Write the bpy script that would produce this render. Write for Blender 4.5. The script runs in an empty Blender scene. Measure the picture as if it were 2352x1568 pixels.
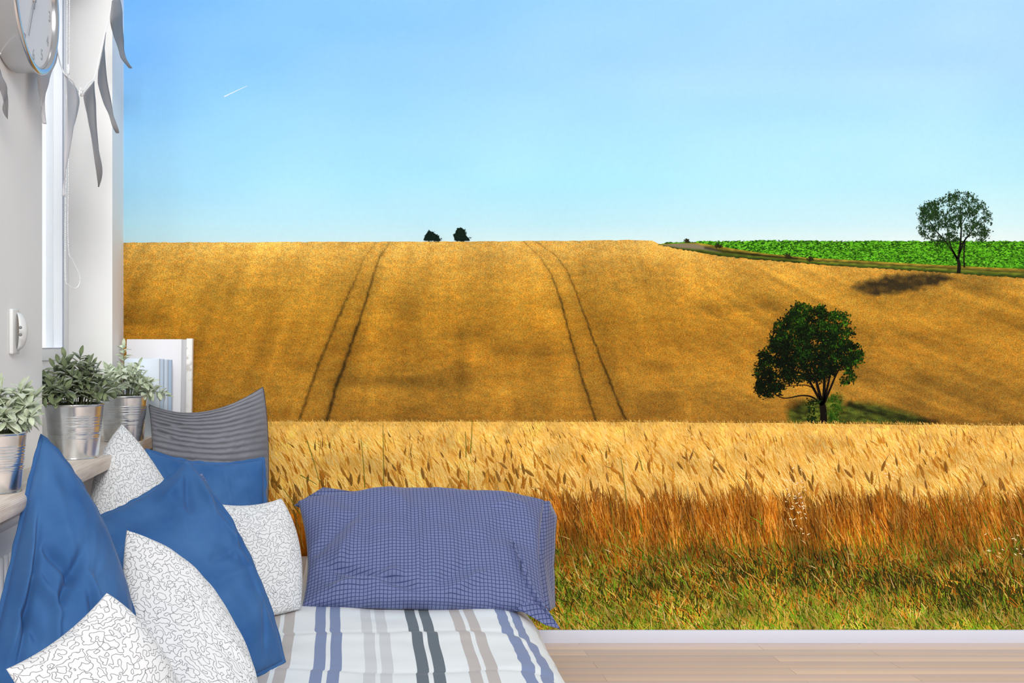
import bpy, bmesh, math, random
import numpy as np
from mathutils import Vector, noise as mn

C = bpy.context.scene.collection
R = random.Random(7)
NR = np.random.RandomState(11)

# ------------------------------------------------------------ camera, world, light, exposure
F, VX, VY, H, D = 2400.0, 816.0, 790.0, 1.23, 4.31     # focal length in pixels, vanishing point, eye height, mural wall distance
cam_d = bpy.data.cameras.new('camera')
cam = bpy.data.objects.new('camera', cam_d); C.objects.link(cam)
cam_d.sensor_fit = 'HORIZONTAL'; cam_d.sensor_width = 36.0
cam_d.lens = F / 2352 * 36.0
cam_d.shift_x = (1176 - VX) / 2352
cam_d.shift_y = (VY - 784) / 2352
cam_d.clip_start = 0.02
cam.location = (0, 0, H); cam.rotation_euler = (math.pi / 2, 0, 0)
bpy.context.scene.camera = cam

vs = bpy.context.scene.view_settings
vs.view_transform = 'Standard'; vs.look = 'None'; vs.gamma = 1; vs.use_curve_mapping = False
vs.exposure = -0.43

w = bpy.data.worlds.new('daylight'); bpy.context.scene.world = w; w.use_nodes = True
wn = w.node_tree.nodes; wl = w.node_tree.links
bg = wn['Background']; bg.inputs['Strength'].default_value = .80
tc = wn.new('ShaderNodeTexCoord'); sep = wn.new('ShaderNodeSeparateXYZ'); rp = wn.new('ShaderNodeValToRGB')
mr = wn.new('ShaderNodeMapRange'); mr.inputs[1].default_value = -1; mr.inputs[2].default_value = 1
wl.new(tc.outputs['Generated'], sep.inputs[0]); wl.new(sep.outputs['Z'], mr.inputs[0]); wl.new(mr.outputs[0], rp.inputs[0])
rp.color_ramp.elements[0].color = (.46, .46, .47, 1); rp.color_ramp.elements[0].position = .42
rp.color_ramp.elements[1].color = (.97, .985, 1.0, 1); rp.color_ramp.elements[1].position = .53
mx_ = wn.new('ShaderNodeMapRange'); mx_.inputs[1].default_value = -.12; mx_.inputs[2].default_value = -.42    # the sky is brightest outside the window wall
mx_.inputs[3].default_value = 1.0; mx_.inputs[4].default_value = 2.5; wl.new(sep.outputs['X'], mx_.inputs[0])
sc_ = wn.new('ShaderNodeVectorMath'); sc_.operation = 'SCALE'; wl.new(rp.outputs[0], sc_.inputs[0]); wl.new(mx_.outputs[0], sc_.inputs['Scale'])
wl.new(sc_.outputs[0], bg.inputs['Color'])

def area(name, loc, target, sx, sy, power, col=(1, 1, 1)):
    l = bpy.data.lights.new(name, 'AREA'); l.shape = 'RECTANGLE'; l.size = sx; l.size_y = sy
    l.energy = power; l.color = col
    o = bpy.data.objects.new(name, l); C.objects.link(o); o.location = loc
    o.rotation_euler = (Vector(target) - Vector(loc)).to_track_quat('-Z', 'Y').to_euler()
    return o
area('added_key_light', (.6, -3.8, 4.4), (.3, 3.6, .8), 2.4, 2.0, 540, (1.0, .985, .96))  # key light added behind and above the camera, not an actual window
area('side_window_light', (-3.2, 2.9, 2.6), (.2, 3.4, .6), 1.6, 1.8, 90, (.93, .97, 1.0))

# ------------------------------------------------------------ helpers
def P(px, py, Y):
    return Vector(((px - VX) / F * Y, Y, H - (py - VY) / F * Y))
def PX(px, py, X):                       # the point of that pixel lying in the plane x = X
    Y = -X * F / (VX - px)
    return Vector((X, Y, H - (py - VY) / F * Y))

def lin(c):
    return tuple(((v / 255) / 12.92 if v / 255 <= .04045 else ((v / 255 + .055) / 1.055) ** 2.4) for v in c)
def nlin(a):
    a = np.clip(a, 0, 255) / 255.0
    return np.where(a <= .04045, a / 12.92, ((a + .055) / 1.055) ** 2.4)

def mat(name, col, rough=.6, metal=0, sheen=0, spec=.3):
    m = bpy.data.materials.new(name); m.use_nodes = True
    b = m.node_tree.nodes['Principled BSDF']
    b.inputs['Base Color'].default_value = (*lin(col), 1)
    b.inputs['Roughness'].default_value = rough; b.inputs['Metallic'].default_value = metal
    b.inputs['Specular IOR Level'].default_value = spec
    if sheen: b.inputs['Sheen Weight'].default_value = sheen; b.inputs['Sheen Roughness'].default_value = .4
    return m
def N(m, t, **kw):
    n = m.node_tree.nodes.new(t)
    for k, v in kw.items(): setattr(n, k, v)
    return n
def L(m, a, b): m.node_tree.links.new(a, b)
def BS(m): return m.node_tree.nodes['Principled BSDF']
def vary(m, col_a, col_b, scale, detail=3, coord='Object', stretch=(1, 1, 1), lo=.35, hi=.65, bump=0, bdist=.001):
    t = N(m, 'ShaderNodeTexCoord'); mp = N(m, 'ShaderNodeMapping'); mp.inputs['Scale'].default_value = stretch
    n = N(m, 'ShaderNodeTexNoise'); n.inputs['Scale'].default_value = scale; n.inputs['Detail'].default_value = detail
    r = N(m, 'ShaderNodeValToRGB'); r.color_ramp.elements[0].position = lo; r.color_ramp.elements[1].position = hi
    r.color_ramp.elements[0].color = (*lin(col_a), 1); r.color_ramp.elements[1].color = (*lin(col_b), 1)
    L(m, t.outputs[coord], mp.inputs[0]); L(m, mp.outputs[0], n.inputs['Vector']); L(m, n.outputs[0], r.inputs[0])
    L(m, r.outputs[0], BS(m).inputs['Base Color'])
    if bump:
        b = N(m, 'ShaderNodeBump'); b.inputs['Strength'].default_value = bump; b.inputs['Distance'].default_value = bdist
        L(m, n.outputs[0], b.inputs['Height']); L(m, b.outputs[0], BS(m).inputs['Normal'])
    return n

def empty(name, loc=(0, 0, 0)):
    o = bpy.data.objects.new(name, None); C.objects.link(o); o.location = loc; o.empty_display_size = .05
    return o
def tag(o, label=None, cat=None, group=None, kind=None):
    if label: o['label'] = label
    if cat: o['category'] = cat
    if group: o['group'] = group
    if kind: o['kind'] = kind
    return o
def link(name, me, m=None, parent=None):
    o = bpy.data.objects.new(name, me); C.objects.link(o)
    if m: me.materials.append(m)
    if parent:
        o.parent = parent
        o.matrix_parent_inverse = parent_inv(parent)
    return o
def parent_inv(p):                        # parents here are only ever translated
    from mathutils import Matrix
    return Matrix.Translation(-p.location)   # p keeps its absolute place, whatever its own parent
def mesh(name, vs_, fs, m=None, parent=None, smooth=False, uv=None):
    me = bpy.data.meshes.new(name); me.from_pydata([tuple(v) for v in vs_], [], fs); me.update()
    if uv is not None:
        ul = me.uv_layers.new(name='UVMap'); li = np.empty(len(me.loops), dtype=np.int32)
        me.loops.foreach_get('vertex_index', li)
        ul.data.foreach_set('uv', np.asarray(uv, dtype=np.float32)[li].ravel())
    if smooth: me.polygons.foreach_set('use_smooth', [True] * len(me.polygons))
    return link(name, me, m, parent)
def boxes(name, bl, m, parent=None, bevel=0, seg=2):
    bm = bmesh.new()
    for (x0, x1, y0, y1, z0, z1) in bl:
        g = bmesh.ops.create_cube(bm, size=1)
        for v in g['verts']:
            v.co = Vector(((x0 + x1) / 2 + v.co.x * (x1 - x0), (y0 + y1) / 2 + v.co.y * (y1 - y0), (z0 + z1) / 2 + v.co.z * (z1 - z0)))
    if bevel: bmesh.ops.bevel(bm, geom=bm.edges[:], offset=bevel, segments=seg, affect='EDGES', profile=.5)
    me = bpy.data.meshes.new(name); bm.to_mesh(me); bm.free()
    o = link(name, me, m, parent)
    if bevel: me.polygons.foreach_set('use_smooth', [True] * len(me.polygons))
    return o
def tube_data(pts, r, n=8, closed=False, V=None, Fc=None):
    V = [] if V is None else V; Fc = [] if Fc is None else Fc
    pts = [Vector(p) for p in pts]; k = len(pts); base = len(V)
    rr = r if hasattr(r, '__len__') else [r] * k
    up = Vector((.31, .17, .93))
    for i, p in enumerate(pts):
        a = pts[(i - 1) % k] if closed or i > 0 else p; b = pts[(i + 1) % k] if closed or i < k - 1 else p
        t = (b - a)
        t = t.normalized() if t.length > 1e-9 else Vector((0, 0, 1))
        s = t.cross(up)
        if s.length < 1e-4: s = t.cross(Vector((1, 0, 0)))
        s.normalize(); q = s.cross(t)
        for j in range(n):
            an = 2 * math.pi * j / n
            V.append(p + rr[i] * (math.cos(an) * s + math.sin(an) * q))
    for i in range(k if closed else k - 1):
        for j in range(n):
            a = base + i * n + j; b = base + i * n + (j + 1) % n
            c = base + ((i + 1) % k) * n + (j + 1) % n; d = base + ((i + 1) % k) * n + j
            Fc.append((a, b, c, d))
    if not closed:
        Fc.append(tuple(base + j for j in range(n))[::-1]); Fc.append(tuple(base + (k - 1) * n + j for j in range(n)))
    return V, Fc
def tube(name, pts, r, m, parent=None, n=8, closed=False):
    V, Fc = tube_data(pts, r, n, closed)
    return mesh(name, V, Fc, m, parent, True)
def spline(pts, k=8, closed=False):
    pts = [Vector(p) for p in pts]; out = []; n = len(pts)
    for i in range(n if closed else n - 1):
        g = lambda j: pts[j % n] if closed else pts[max(0, min(n - 1, j))]
        a, b, c, d = g(i - 1), g(i), g(i + 1), g(i + 2)
        for s in range(k):
            t = s / k
            out.append(.5 * ((2 * b) + (c - a) * t + (2 * a - 5 * b + 4 * c - d) * t * t + (3 * b - a - 3 * c + d) * t ** 3))
    if not closed: out.append(pts[-1])
    return out
def lathe(name, prof, cen, m, parent=None, n=64, smooth=True):
    V = []; Fc = []
    for (r, z) in prof:
        for j in range(n):
            a = 2 * math.pi * j / n
            V.append((cen[0] + r * math.cos(a), cen[1] + r * math.sin(a), cen[2] + z))
    for i in range(len(prof) - 1):
        for j in range(n):
            Fc.append((i * n + j, i * n + (j + 1) % n, (i + 1) * n + (j + 1) % n, (i + 1) * n + j))
    return mesh(name, V, Fc, m, parent, smooth)

# ------------------------------------------------------------ room shell
WX = -.957                                  # plane of the left wall
m_wall = mat('painted wall', (226, 227, 231), .85); vary(m_wall, (238, 238, 237), (242, 242, 241), 3, bump=.05, bdist=.002)
m_white = mat('white lacquer', (240, 241, 245), .4)
m_upvc = mat('window frame white', (238, 242, 247), .3)
m_base = mat('baseboard paint', (214, 217, 231), .5)

# floor: pale strip parquet running along the mural wall
m_floor = mat('pale strip parquet', (200, 178, 160), .42)
m = m_floor
t = N(m, 'ShaderNodeTexCoord'); mp = N(m, 'ShaderNodeMapping'); br = N(m, 'ShaderNodeTexBrick')
mp.inputs['Location'].default_value = (.23, .007, 0)
br.inputs['Scale'].default_value = 1; br.inputs['Brick Width'].default_value = 1.15; br.inputs['Row Height'].default_value = .078
br.inputs['Mortar Size'].default_value = .0014; br.inputs['Mortar Smooth'].default_value = .3; br.offset = .37; br.offset_frequency = 2
br.inputs['Color1'].default_value = (*lin((246, 218, 194)), 1); br.inputs['Color2'].default_value = (*lin((208, 186, 172)), 1)
br.inputs['Mortar'].default_value = (*lin((120, 98, 92)), 1)
L(m, t.outputs['Object'], mp.inputs[0]); L(m, mp.outputs[0], br.inputs['Vector'])
mp2 = N(m, 'ShaderNodeMapping'); mp2.inputs['Scale'].default_value = (.5, 26, 1)
n1 = N(m, 'ShaderNodeTexNoise'); n1.inputs['Scale'].default_value = 1.6; n1.inputs['Detail'].default_value = 5
L(m, t.outputs['Object'], mp2.inputs[0]); L(m, mp2.outputs[0], n1.inputs['Vector'])
r1 = N(m, 'ShaderNodeValToRGB'); r1.color_ramp.elements[0].position = .36; r1.color_ramp.elements[1].position = .64
r1.color_ramp.elements[0].color = (*lin((224, 204, 198)), 1); r1.color_ramp.elements[1].color = (*lin((248, 222, 192)), 1)
mx = N(m, 'ShaderNodeMix', data_type='RGBA', blend_type='MIX'); mx.inputs['Factor'].default_value = .4
L(m, n1.outputs[0], r1.inputs[0]); L(m, br.outputs['Color'], mx.inputs['A']); L(m, r1.outputs[0], mx.inputs['B'])
sx_ = N(m, 'ShaderNodeSeparateXYZ'); L(m, mp.outputs[0], sx_.inputs[0])       # each strip turns greyer towards its far edge
dv_ = N(m, 'ShaderNodeMath', operation='DIVIDE'); dv_.inputs[1].default_value = .078; L(m, sx_.outputs['Y'], dv_.inputs[0])
fr_ = N(m, 'ShaderNodeMath', operation='FRACT'); L(m, dv_.outputs[0], fr_.inputs[0])
rr_ = N(m, 'ShaderNodeMapRange'); rr_.inputs[1].default_value = .25; rr_.inputs[2].default_value = 1; rr_.inputs[3].default_value = 0; rr_.inputs[4].default_value = .65; L(m, fr_.outputs[0], rr_.inputs[0])
mg = N(m, 'ShaderNodeMix', data_type='RGBA'); mg.inputs['B'].default_value = (*lin((204, 190, 196)), 1)
L(m, rr_.outputs[0], mg.inputs['Factor']); L(m, mx.outputs['Result'], mg.inputs['A']); L(m, mg.outputs['Result'], BS(m).inputs['Base Color'])
tag(boxes('floor', [(-1.1, 4.6, -4.5, D + .1, -.06, 0)], m_floor), kind='structure')

tag(boxes('wall_back', [(WX, 4.6, D, D + .12, 0, 2.95)], m_wall), kind='structure')
tag(boxes('baseboard_back', [(.3, 4.6, D - .016, D, 0, .054)], m_base, bevel=.002), kind='structure')

WY0, WY1, WIN = 3.194, 4.116, -1.13         # window opening along y and depth of the niche
SZ = H - .3615                              # sill top
tag(boxes('wall_left', [(-1.35, WX, -4.5, WY0, 0, 2.95), (-1.35, WX, WY1, D + .12, 0, 2.95),
                        (-1.35, WX, WY0, WY1, 0, SZ - .04), (-1.35, WX, WY0, WY1, 2.7, 2.95),
                        (-1.35, WIN - .03, WY0, WY1, SZ - .04, 1.13)], m_wall), kind='structure')
# window in the niche: outer frame, sash, gasket, glass
wd = tag(empty('window_1', (WIN - .05, (WY0 + WY1) / 2, 1.13)), kind='structure')
boxes('window_frame', [(WIN - .07, WIN, WY1 - .04, WY1, 1.13, 2.7), (WIN - .07, WIN, WY0, WY0 + .04, 1.13, 2.7),
                       (WIN - .07, WIN, WY0 + .04, WY1 - .04, 1.13, 1.17), (WIN - .07, WIN, WY0 + .04, WY1 - .04, 2.66, 2.7)], m_upvc, wd, .004)
sy0, sy1 = WY0 + .04, WY1 - .04
boxes('window_sash', [(WIN - .06, WIN + .012, sy1 - .075, sy1, 1.17, 2.66), (WIN - .06, WIN + .012, sy0, sy0 + .075, 1.17, 2.66),
                      (WIN - .06, WIN + .012, sy0 + .075, sy1 - .075, 1.17, 1.215), (WIN - .06, WIN + .012, sy0 + .075, sy1 - .075, 2.6, 2.66)], m_upvc, wd, .004)
m_gasket = mat('grey rubber gasket', (150, 156, 170), .6)
boxes('gasket', [(WIN + .0095, WIN + .0135, sy1 - .079, sy1 - .075, 1.2165, 2.6), (WIN + .0095, WIN + .0135, sy0 + .075, sy1 - .079, 1.215, 1.2165)], m_gasket, wd)
m_glass = bpy.data.materials.new('clear glass'); m_glass.use_nodes = True
g = BS(m_glass); g.inputs['Transmission Weight'].default_value = 1; g.inputs['Roughness'].default_value = 0; g.inputs['IOR'].default_value = 1.05
boxes('pane', [(WIN - .03, WIN - .025, sy0 + .07, sy1 - .07, 1.2, 2.62)], m_glass, wd)

# sill board, with its short return along the mural wall
m_sill = mat('limed oak', (205, 188, 172), .5)
vary(m_sill, (205, 188, 174), (232, 220, 208), 9, 6, stretch=(9, .8, 9), lo=.3, hi=.7, bump=.15)
SX = -.791
sl = boxes('window_sill', [(WIN - .03, SX, 3.2, 4.11, SZ - .04, SZ), (WX, SX, 1.2, 3.2, SZ - .04, SZ), (WX, SX, 4.11, D, SZ - .04, SZ),
                           (SX - .001, -.62, 4.05, D, SZ - .04, SZ)], m_sill)
bm = bmesh.new()
for ring in [[(WX, 1.2), (SX, 1.2), (SX, 4.07), (-.62, 4.07), (-.62, D), (WX, D), (WX, WY1), (WIN - .03, WY1), (WIN - .03, WY0), (WX, WY0)]]:
    lo = [bm.verts.new((x, y, SZ - .042)) for x, y in ring]; hi = [bm.verts.new((x, y, SZ)) for x, y in ring]
    bm.faces.new(hi); bm.faces.new(lo[::-1])
    for i in range(len(ring)): bm.faces.new((lo[i], lo[(i + 1) % len(ring)], hi[(i + 1) % len(ring)], hi[i]))
bmesh.ops.recalc_face_normals(bm, faces=bm.faces[:])
es = [e for e in bm.edges if abs(e.verts[0].co.x - SX) < 1e-4 and abs(e.verts[1].co.x - SX) < 1e-4 and e.calc_length() > .5]
bmesh.ops.bevel(bm, geom=es, offset=.016, segments=5, affect='EDGES', profile=.5)
sl.data.clear_geometry(); bm.to_mesh(sl.data); bm.free()
tag(sl, kind='structure'); sl.name = 'trim_1'

# ------------------------------------------------------------ the printed mural
def print_mat(name, gscale=0, lo=.7, hi=1.3, stretch=(1, 1, 1), detail=3, rough=.9, bump=0):
    m = mat(name, (200, 200, 200), rough, spec=.1)
    a = N(m, 'ShaderNodeAttribute'); a.attribute_name = 'Col'
    if gscale:
        t = N(m, 'ShaderNodeTexCoord'); mp = N(m, 'ShaderNodeMapping'); mp.inputs['Scale'].default_value = stretch
        n = N(m, 'ShaderNodeTexNoise'); n.inputs['Scale'].default_value = gscale; n.inputs['Detail'].default_value = detail
        n.inputs['Roughness'].default_value = .72
        r = N(m, 'ShaderNodeMapRange'); r.inputs[1].default_value = .32; r.inputs[2].default_value = .68
        r.inputs[3].default_value = lo; r.inputs[4].default_value = hi
        vm = N(m, 'ShaderNodeVectorMath', operation='SCALE')
        L(m, t.outputs['Object'], mp.inputs[0]); L(m, mp.outputs[0], n.inputs['Vector']); L(m, n.outputs[0], r.inputs[0])
        L(m, a.outputs['Color'], vm.inputs[0]); L(m, r.outputs[0], vm.inputs['Scale']); L(m, vm.outputs[0], BS(m).inputs['Base Color'])
    else: L(m, a.outputs['Color'], BS(m).inputs['Base Color'])
    return m
PXM = D / F
def wallpt(px, py, off):                    # position on the print; off = how far the ink layer stands off the wall, metres
    px = np.asarray(px, float); py = np.asarray(py, float)
    return np.stack([(px - VX) * PXM, D - off + 0 * px, H - (py - VY) * PXM], -1)
def col_mesh(name, V, Fc, cols, m, parent):
    me = bpy.data.meshes.new(name); me.from_pydata(V.tolist(), [], Fc if isinstance(Fc, list) else Fc.tolist()); me.update()
    ca = me.color_attributes.new('Col', 'FLOAT_COLOR', 'POINT')
    buf = np.ones((len(V), 4), np.float32); buf[:, :3] = cols; ca.data.foreach_set('color', buf.ravel())
    return link(name, me, m, parent)
def grid_print(name, xs, ys_top, ys_bot, ny, off, colf, m, parent):
    """surface between two outline curves, coloured per vertex by colf(px, py)"""
    xs = np.asarray(xs, float); nx = len(xs)
    t = np.linspace(0, 1, ny)[:, None]
    X = np.repeat(xs[None, :], ny, 0); Yp = ys_top[None, :] * (1 - t) + ys_bot[None, :] * t
    V = wallpt(X.ravel(), Yp.ravel(), off)
    i = np.arange((ny - 1) * nx).reshape(ny - 1, nx)[:, :-1].ravel()
    Fc = np.stack([i, i + nx, i + nx + 1, i + 1], -1)
    return col_mesh(name, V, Fc, nlin(colf(X.ravel(), Yp.ravel())), m, parent)
class Ink:
    def __init__(s): s.V = []; s.F = []; s.C = []
    def poly(s, pts, off, c):
        b = len(s.V)
        for (x, y) in pts: s.V.append(((x - VX) * PXM, D - off, H - (y - VY) * PXM)); s.C.append(c)
        s.F.append(tuple(range(b, b + len(pts))))
    def blade(s, x, y, ln, ang, wd_, bend, off, c, c2=None):   # a tapered stroke from its foot up to a tip
        dx, dy = math.sin(ang), -math.cos(ang); nx, ny = -dy, dx; b = len(s.V); c2 = c2 or c
        mx_, my = x + dx * ln * .5 + nx * bend * .5, y + dy * ln * .5 + ny * bend * .5
        tx, ty = x + dx * ln + nx * bend * 1.6, y + dy * ln + ny * bend * 1.6
        for (a, q, cc) in [(x - nx * wd_ * .5, y - ny * wd_ * .5, c), (x + nx * wd_ * .5, y + ny * wd_ * .5, c),
                           (mx_ + nx * wd_ * .5, my + ny * wd_ * .5, c), (tx, ty, c2), (mx_ - nx * wd_ * .5, my - ny * wd_ * .5, c)]:
            q = min(q, 1445.0); s.V.append(((a - VX) * PXM, D - off, H - (q - VY) * PXM)); s.C.append(cc)
        s.F.append((b, b + 1, b + 2, b + 3, b + 4))
    def limb(s, pts, w0, w1, off, c):
        pts = [Vector((p[0], p[1], 0)) for p in pts]; pts = spline(pts, 5); n = len(pts)
        b0 = len(s.V)
        for i, p in enumerate(pts):
            d = (pts[min(n - 1, i + 1)] - pts[max(0, i - 1)]).normalized(); q = Vector((-d.y, d.x, 0)) * (w0 + (w1 - w0) * i / (n - 1)) / 2
            for e in (p - q, p + q): s.V.append(((e.x - VX) * PXM, D - off, H - (e.y - VY) * PXM)); s.C.append(c)
        for i in range(n - 1): k = b0 + 2 * i; s.F.append((k, k + 1, k + 3, k + 2))
    def build(s, name, m, parent):
        return col_mesh(name, np.array(s.V), s.F, nlin(np.array(s.C, float)), m, parent)
def jit(c, a, r=R):
    k = r.uniform(-a, a); return tuple(max(0, v + k + r.uniform(-a, a) * .25) for v in c)
def vnoise(X, Y, s, seed=0):                # smooth value noise, vectorised, 0..1
    rs = np.random.RandomState(seed); T = rs.rand(256, 256)
    x = X / s + 1000; y = Y / s + 1000; xi = np.floor(x).astype(int); yi = np.floor(y).astype(int); fx = x - xi; fy = y - yi
    fx = fx * fx * (3 - 2 * fx); fy = fy * fy * (3 - 2 * fy)
    g = lambda a, b: T[a % 256, b % 256]
    return (g(xi, yi) * (1 - fx) + g(xi + 1, yi) * fx) * (1 - fy) + (g(xi, yi + 1) * (1 - fx) + g(xi + 1, yi + 1) * fx) * fy
def seg_dist(X, Y, pts):
    d = np.full(X.shape, 1e9)
    for (a, b) in zip(pts[:-1], pts[1:]):
        ax, ay = a; bx, by = b; L2 = (bx - ax) ** 2 + (by - ay) ** 2
        t = np.clip(((X - ax) * (bx - ax) + (Y - ay) * (by - ay)) / L2, 0, 1)
        d = np.minimum(d, np.hypot(X - ax - t * (bx - ax), Y - ay - t * (by - ay)))
    return d
def ramp(v, stops):
    xs = [s[0] for s in stops]
    return np.stack([np.interp(v, xs, [s[1][k] for s in stops]) for k in range(3)], -1)

MX0, MX1, MY0, MY1 = 283.6, 2700.0, -190.0, 1445.0
mural = tag(empty('wall_mural', (1.0, D - .001, .054)),
            'full-wall photo mural of golden wheat field, lone trees and blue sky above the white baseboard', 'wall mural')
m_sky = print_mat('mural print sky', 60, .985, 1.015)
def skyc(X, Y):
    left = ramp(Y, [(0, (122, 189, 255)), (150, (132, 196, 255)), (300, (152, 212, 254)), (420, (170, 224, 252)), (510, (184, 229, 245)), (560, (196, 230, 236))])
    midl = ramp(Y, [(0, (150, 206, 255)), (150, (162, 214, 255)), (300, (170, 226, 255)), (420, (176, 236, 255)), (510, (192, 236, 248)), (560, (214, 240, 242))])
    rgt = ramp(Y, [(0, (172, 219, 254)), (150, (176, 222, 255)), (300, (180, 234, 255)), (420, (190, 241, 255)), (510, (214, 247, 253)), (560, (236, 250, 248))])
    t = np.clip((X - 300) / 1000, 0, 1)[:, None]; u = np.clip((X - 1300) / 900, 0, 1)[:, None]
    c = left * (1 - t) + midl * t; c = c * (1 - u) + rgt * u
    c = c * (.968 - .028 * np.clip((X - 400) / 600, 0, 1))[:, None]
    return c + (vnoise(X + .3 * Y, Y * 2.5, 160, 3)[:, None] - .5) * np.array([8, 5, 1])
xs = np.arange(MX0, MX1 + 12, 12)
grid_print('sky', xs, np.full(len(xs), MY0), np.full(len(xs), 600.), 80, .0005, skyc, m_sky, mural)
ik = Ink()
ik.limb([(515, 222), (540, 210), (568, 197)], 2.4, .8, .0008, (226, 232, 236))
ik.build('vapour_trail', print_mat('mural print trail'), mural)

# the hill of standing wheat
tracks = [([(866, 555), (838, 590), (812, 650), (790, 700), (762, 765), (737, 825), (712, 890), (688, 966)], .72, 3.0),
          ([(895, 556), (872, 590), (855, 640), (838, 700), (820, 755), (800, 810), (775, 880), (750, 966)], 1.0, 3.4),
          ([(1205, 556), (1240, 590), (1268, 632), (1288, 690), (1303, 750), (1322, 815), (1340, 880), (1368, 964)], .9, 2.6),
          ([(1232, 556), (1275, 585), (1305, 625), (1330, 690), (1352, 750), (1374, 810), (1402, 880), (1436, 964)], .8, 2.6),
          ([(1330, 556), (1350, 566), (1390, 574)], .4, 3)]
def edge(x):
    return np.interp(x, [283, 600, 900, 1100, 1330, 1450, 1497, 1520, 1560, 1600, 1650, 1700, 1800, 1900, 2000, 2100, 2200, 2352, 2700],
                     [557, 556, 555, 554, 553, 551, 553, 562, 571, 577, 586, 591, 599, 608, 614, 620, 627, 637, 655])
shadow_poly = [(1958, 660), (1990, 646), (2040, 634), (2100, 629), (2160, 630), (2186, 640), (2160, 650), (2110, 664), (2060, 672), (2010, 680), (1985, 674)]
def inpoly(X, Y, poly):
    r = np.zeros(X.shape, bool); n = len(poly)
    for i in range(n):
        x1, y1 = poly[i]; x2, y2 = poly[(i + 1) % n]
        c = (y1 > Y) != (y2 > Y)
        with np.errstate(divide='ignore', invalid='ignore'): r ^= c & (X < (x2 - x1) * (Y - y1) / (y2 - y1 + 1e-12) + x1)
    return r
def soft(X, Y, poly, s):                    # 1 inside, fading over s pixels
    d = seg_dist(X, Y, poly + [poly[0]]); i = inpoly(X, Y, poly)
    return np.clip(.5 + np.where(i, d, -d) / s, 0, 1)
grass_l = [(1806, 975), (1812, 945), (1835, 925), (1865, 918), (1930, 905), (1938, 975)]
grass_r = [(1930, 930), (1960, 922), (2010, 928), (2060, 940), (2110, 955), (2140, 975), (1925, 975)]
def hillc(X, Y):
    t = Y - edge(X) * .0
    c = ramp(t, [(552, (231, 181, 88)), (580, (225, 172, 76)), (620, (212, 157, 60)), (680, (196, 142, 46)), (740, (182, 128, 37)), (820, (178, 124, 37)), (900, (180, 128, 42)), (950, (172, 120, 39)), (975, (166, 114, 38))])
    rt = np.clip((X - 1450) / 500, 0, 1)[:, None]
    c = c * (1 - rt) + (c * .80 + np.array([190, 146, 62]) * .13) * rt
    # broad light and dark swathes, following the drill lines
    dir_ = np.clip((X - 1400) / 350, 0, 1); dir_ = dir_ * dir_ * (3 - 2 * dir_)
    def sw(a, b, k):
        return (vnoise(a, b * .22, 26, 5 + k) * .5 + vnoise(a, b * .3, 60, 6 + k) * .6, vnoise(a, b * .07, 11, 15 + k) - .5)
    l1, l2 = sw(X + (Y - 560) * (1100 - X) * .0006, Y + X * .1, 0)
    q1, q2 = sw(Y * .87 - X * .42 + (X - 1900) ** 2 * .00012, X * .87 + Y * .45, 40)
    n = l1 * (1 - dir_) + q1 * dir_ + vnoise(X, Y * 2.2, 90, 7) * .45 - .78
    st_ = l2 * (1 - dir_) + q2 * dir_
    n2 = vnoise(X, Y * 3, 22, 9) - .5
    c = c * (1 + .28 * n + .12 * n2 + .18 * st_ * (.4 + dir_ * .8))[:, None]
    lo_ = np.clip(vnoise(X * .6, Y * 2, 70, 14) - .62, 0, 1) * np.clip((Y - 640) / 80, 0, 1)
    c = c * (1 - .55 * lo_)[:, None]
    for pts, k, wd_ in tracks:
        wv = wd_ * (.55 + .75 * np.clip((Y - 560) / 300, 0, 1))
        d = seg_dist(X + (vnoise(X, Y, 8, 21) - .5) * 4, Y, pts)
        k2 = k * (.5 + .5 * np.clip((Y - 600) / 120, 0, 1)) * (.6 + .6 * vnoise(X, Y, 9, 22))
        c = c * (1 - .68 * np.clip(k2, 0, 1) * np.exp(-(d / (wv * .85)) ** 2))[:, None]
        c = c * (1 - .08 * k * np.exp(-(d / 14) ** 2))[:, None]
    wob = (vnoise(X, Y, 9, 31) - .5) * 16
    s = soft(X + wob, Y + wob * .4, shadow_poly, 12) * (.72 + .4 * vnoise(X, Y * 1.6, 11, 33))
    s = np.clip(s, 0, 1)[:, None]; c = c * (1 - s) + np.array([56, 46, 26]) * s
    for poly, gc in ((grass_l, (84, 92, 28)), (grass_r, (76, 84, 28))):
        s = soft(X + wob, Y + wob * .3, poly, 16)[:, None]
        gv = np.array(gc) * (.55 + .9 * vnoise(X + Y * 1.4, Y * 3 - X * .8, 14, 35))[:, None]
        c = c * (1 - s) + gv * s
    d = seg_dist(X, Y, [(1950, 928), (2010, 948), (2080, 962), (2150, 968)])
    c = c * (1 - .5 * np.exp(-(d / 7) ** 2))[:, None]
    s = np.clip(1 - np.hypot((X - 1830) / 34, (Y - 935) / 26), 0, 1)[:, None]; c = c * (1 - s * .6)
    hs = vnoise(X, Y * 1.6, 5, 91) - .5                        # reddish and greenish stems among the gold
    c = c * .955 * (1 + hs[:, None] * np.array([.10, -.04, -.3])) * (1 + .14 * (vnoise(X, Y * 1.8, 6, 92) - .5))[:, None]
    return c
m_hill = print_mat('mural print wheat hill', 185, .36, 1.58, (1, 1, 1.5), 4)
xs = np.arange(MX0, MX1 + 3, 3.0)
grid_print('wheat_hill', xs, edge(xs) + (vnoise(xs, xs * 0, 14, 41) - .5) * 1.6, np.full(len(xs), 985.), 150, .0012, hillc, m_hill, mural)

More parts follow.
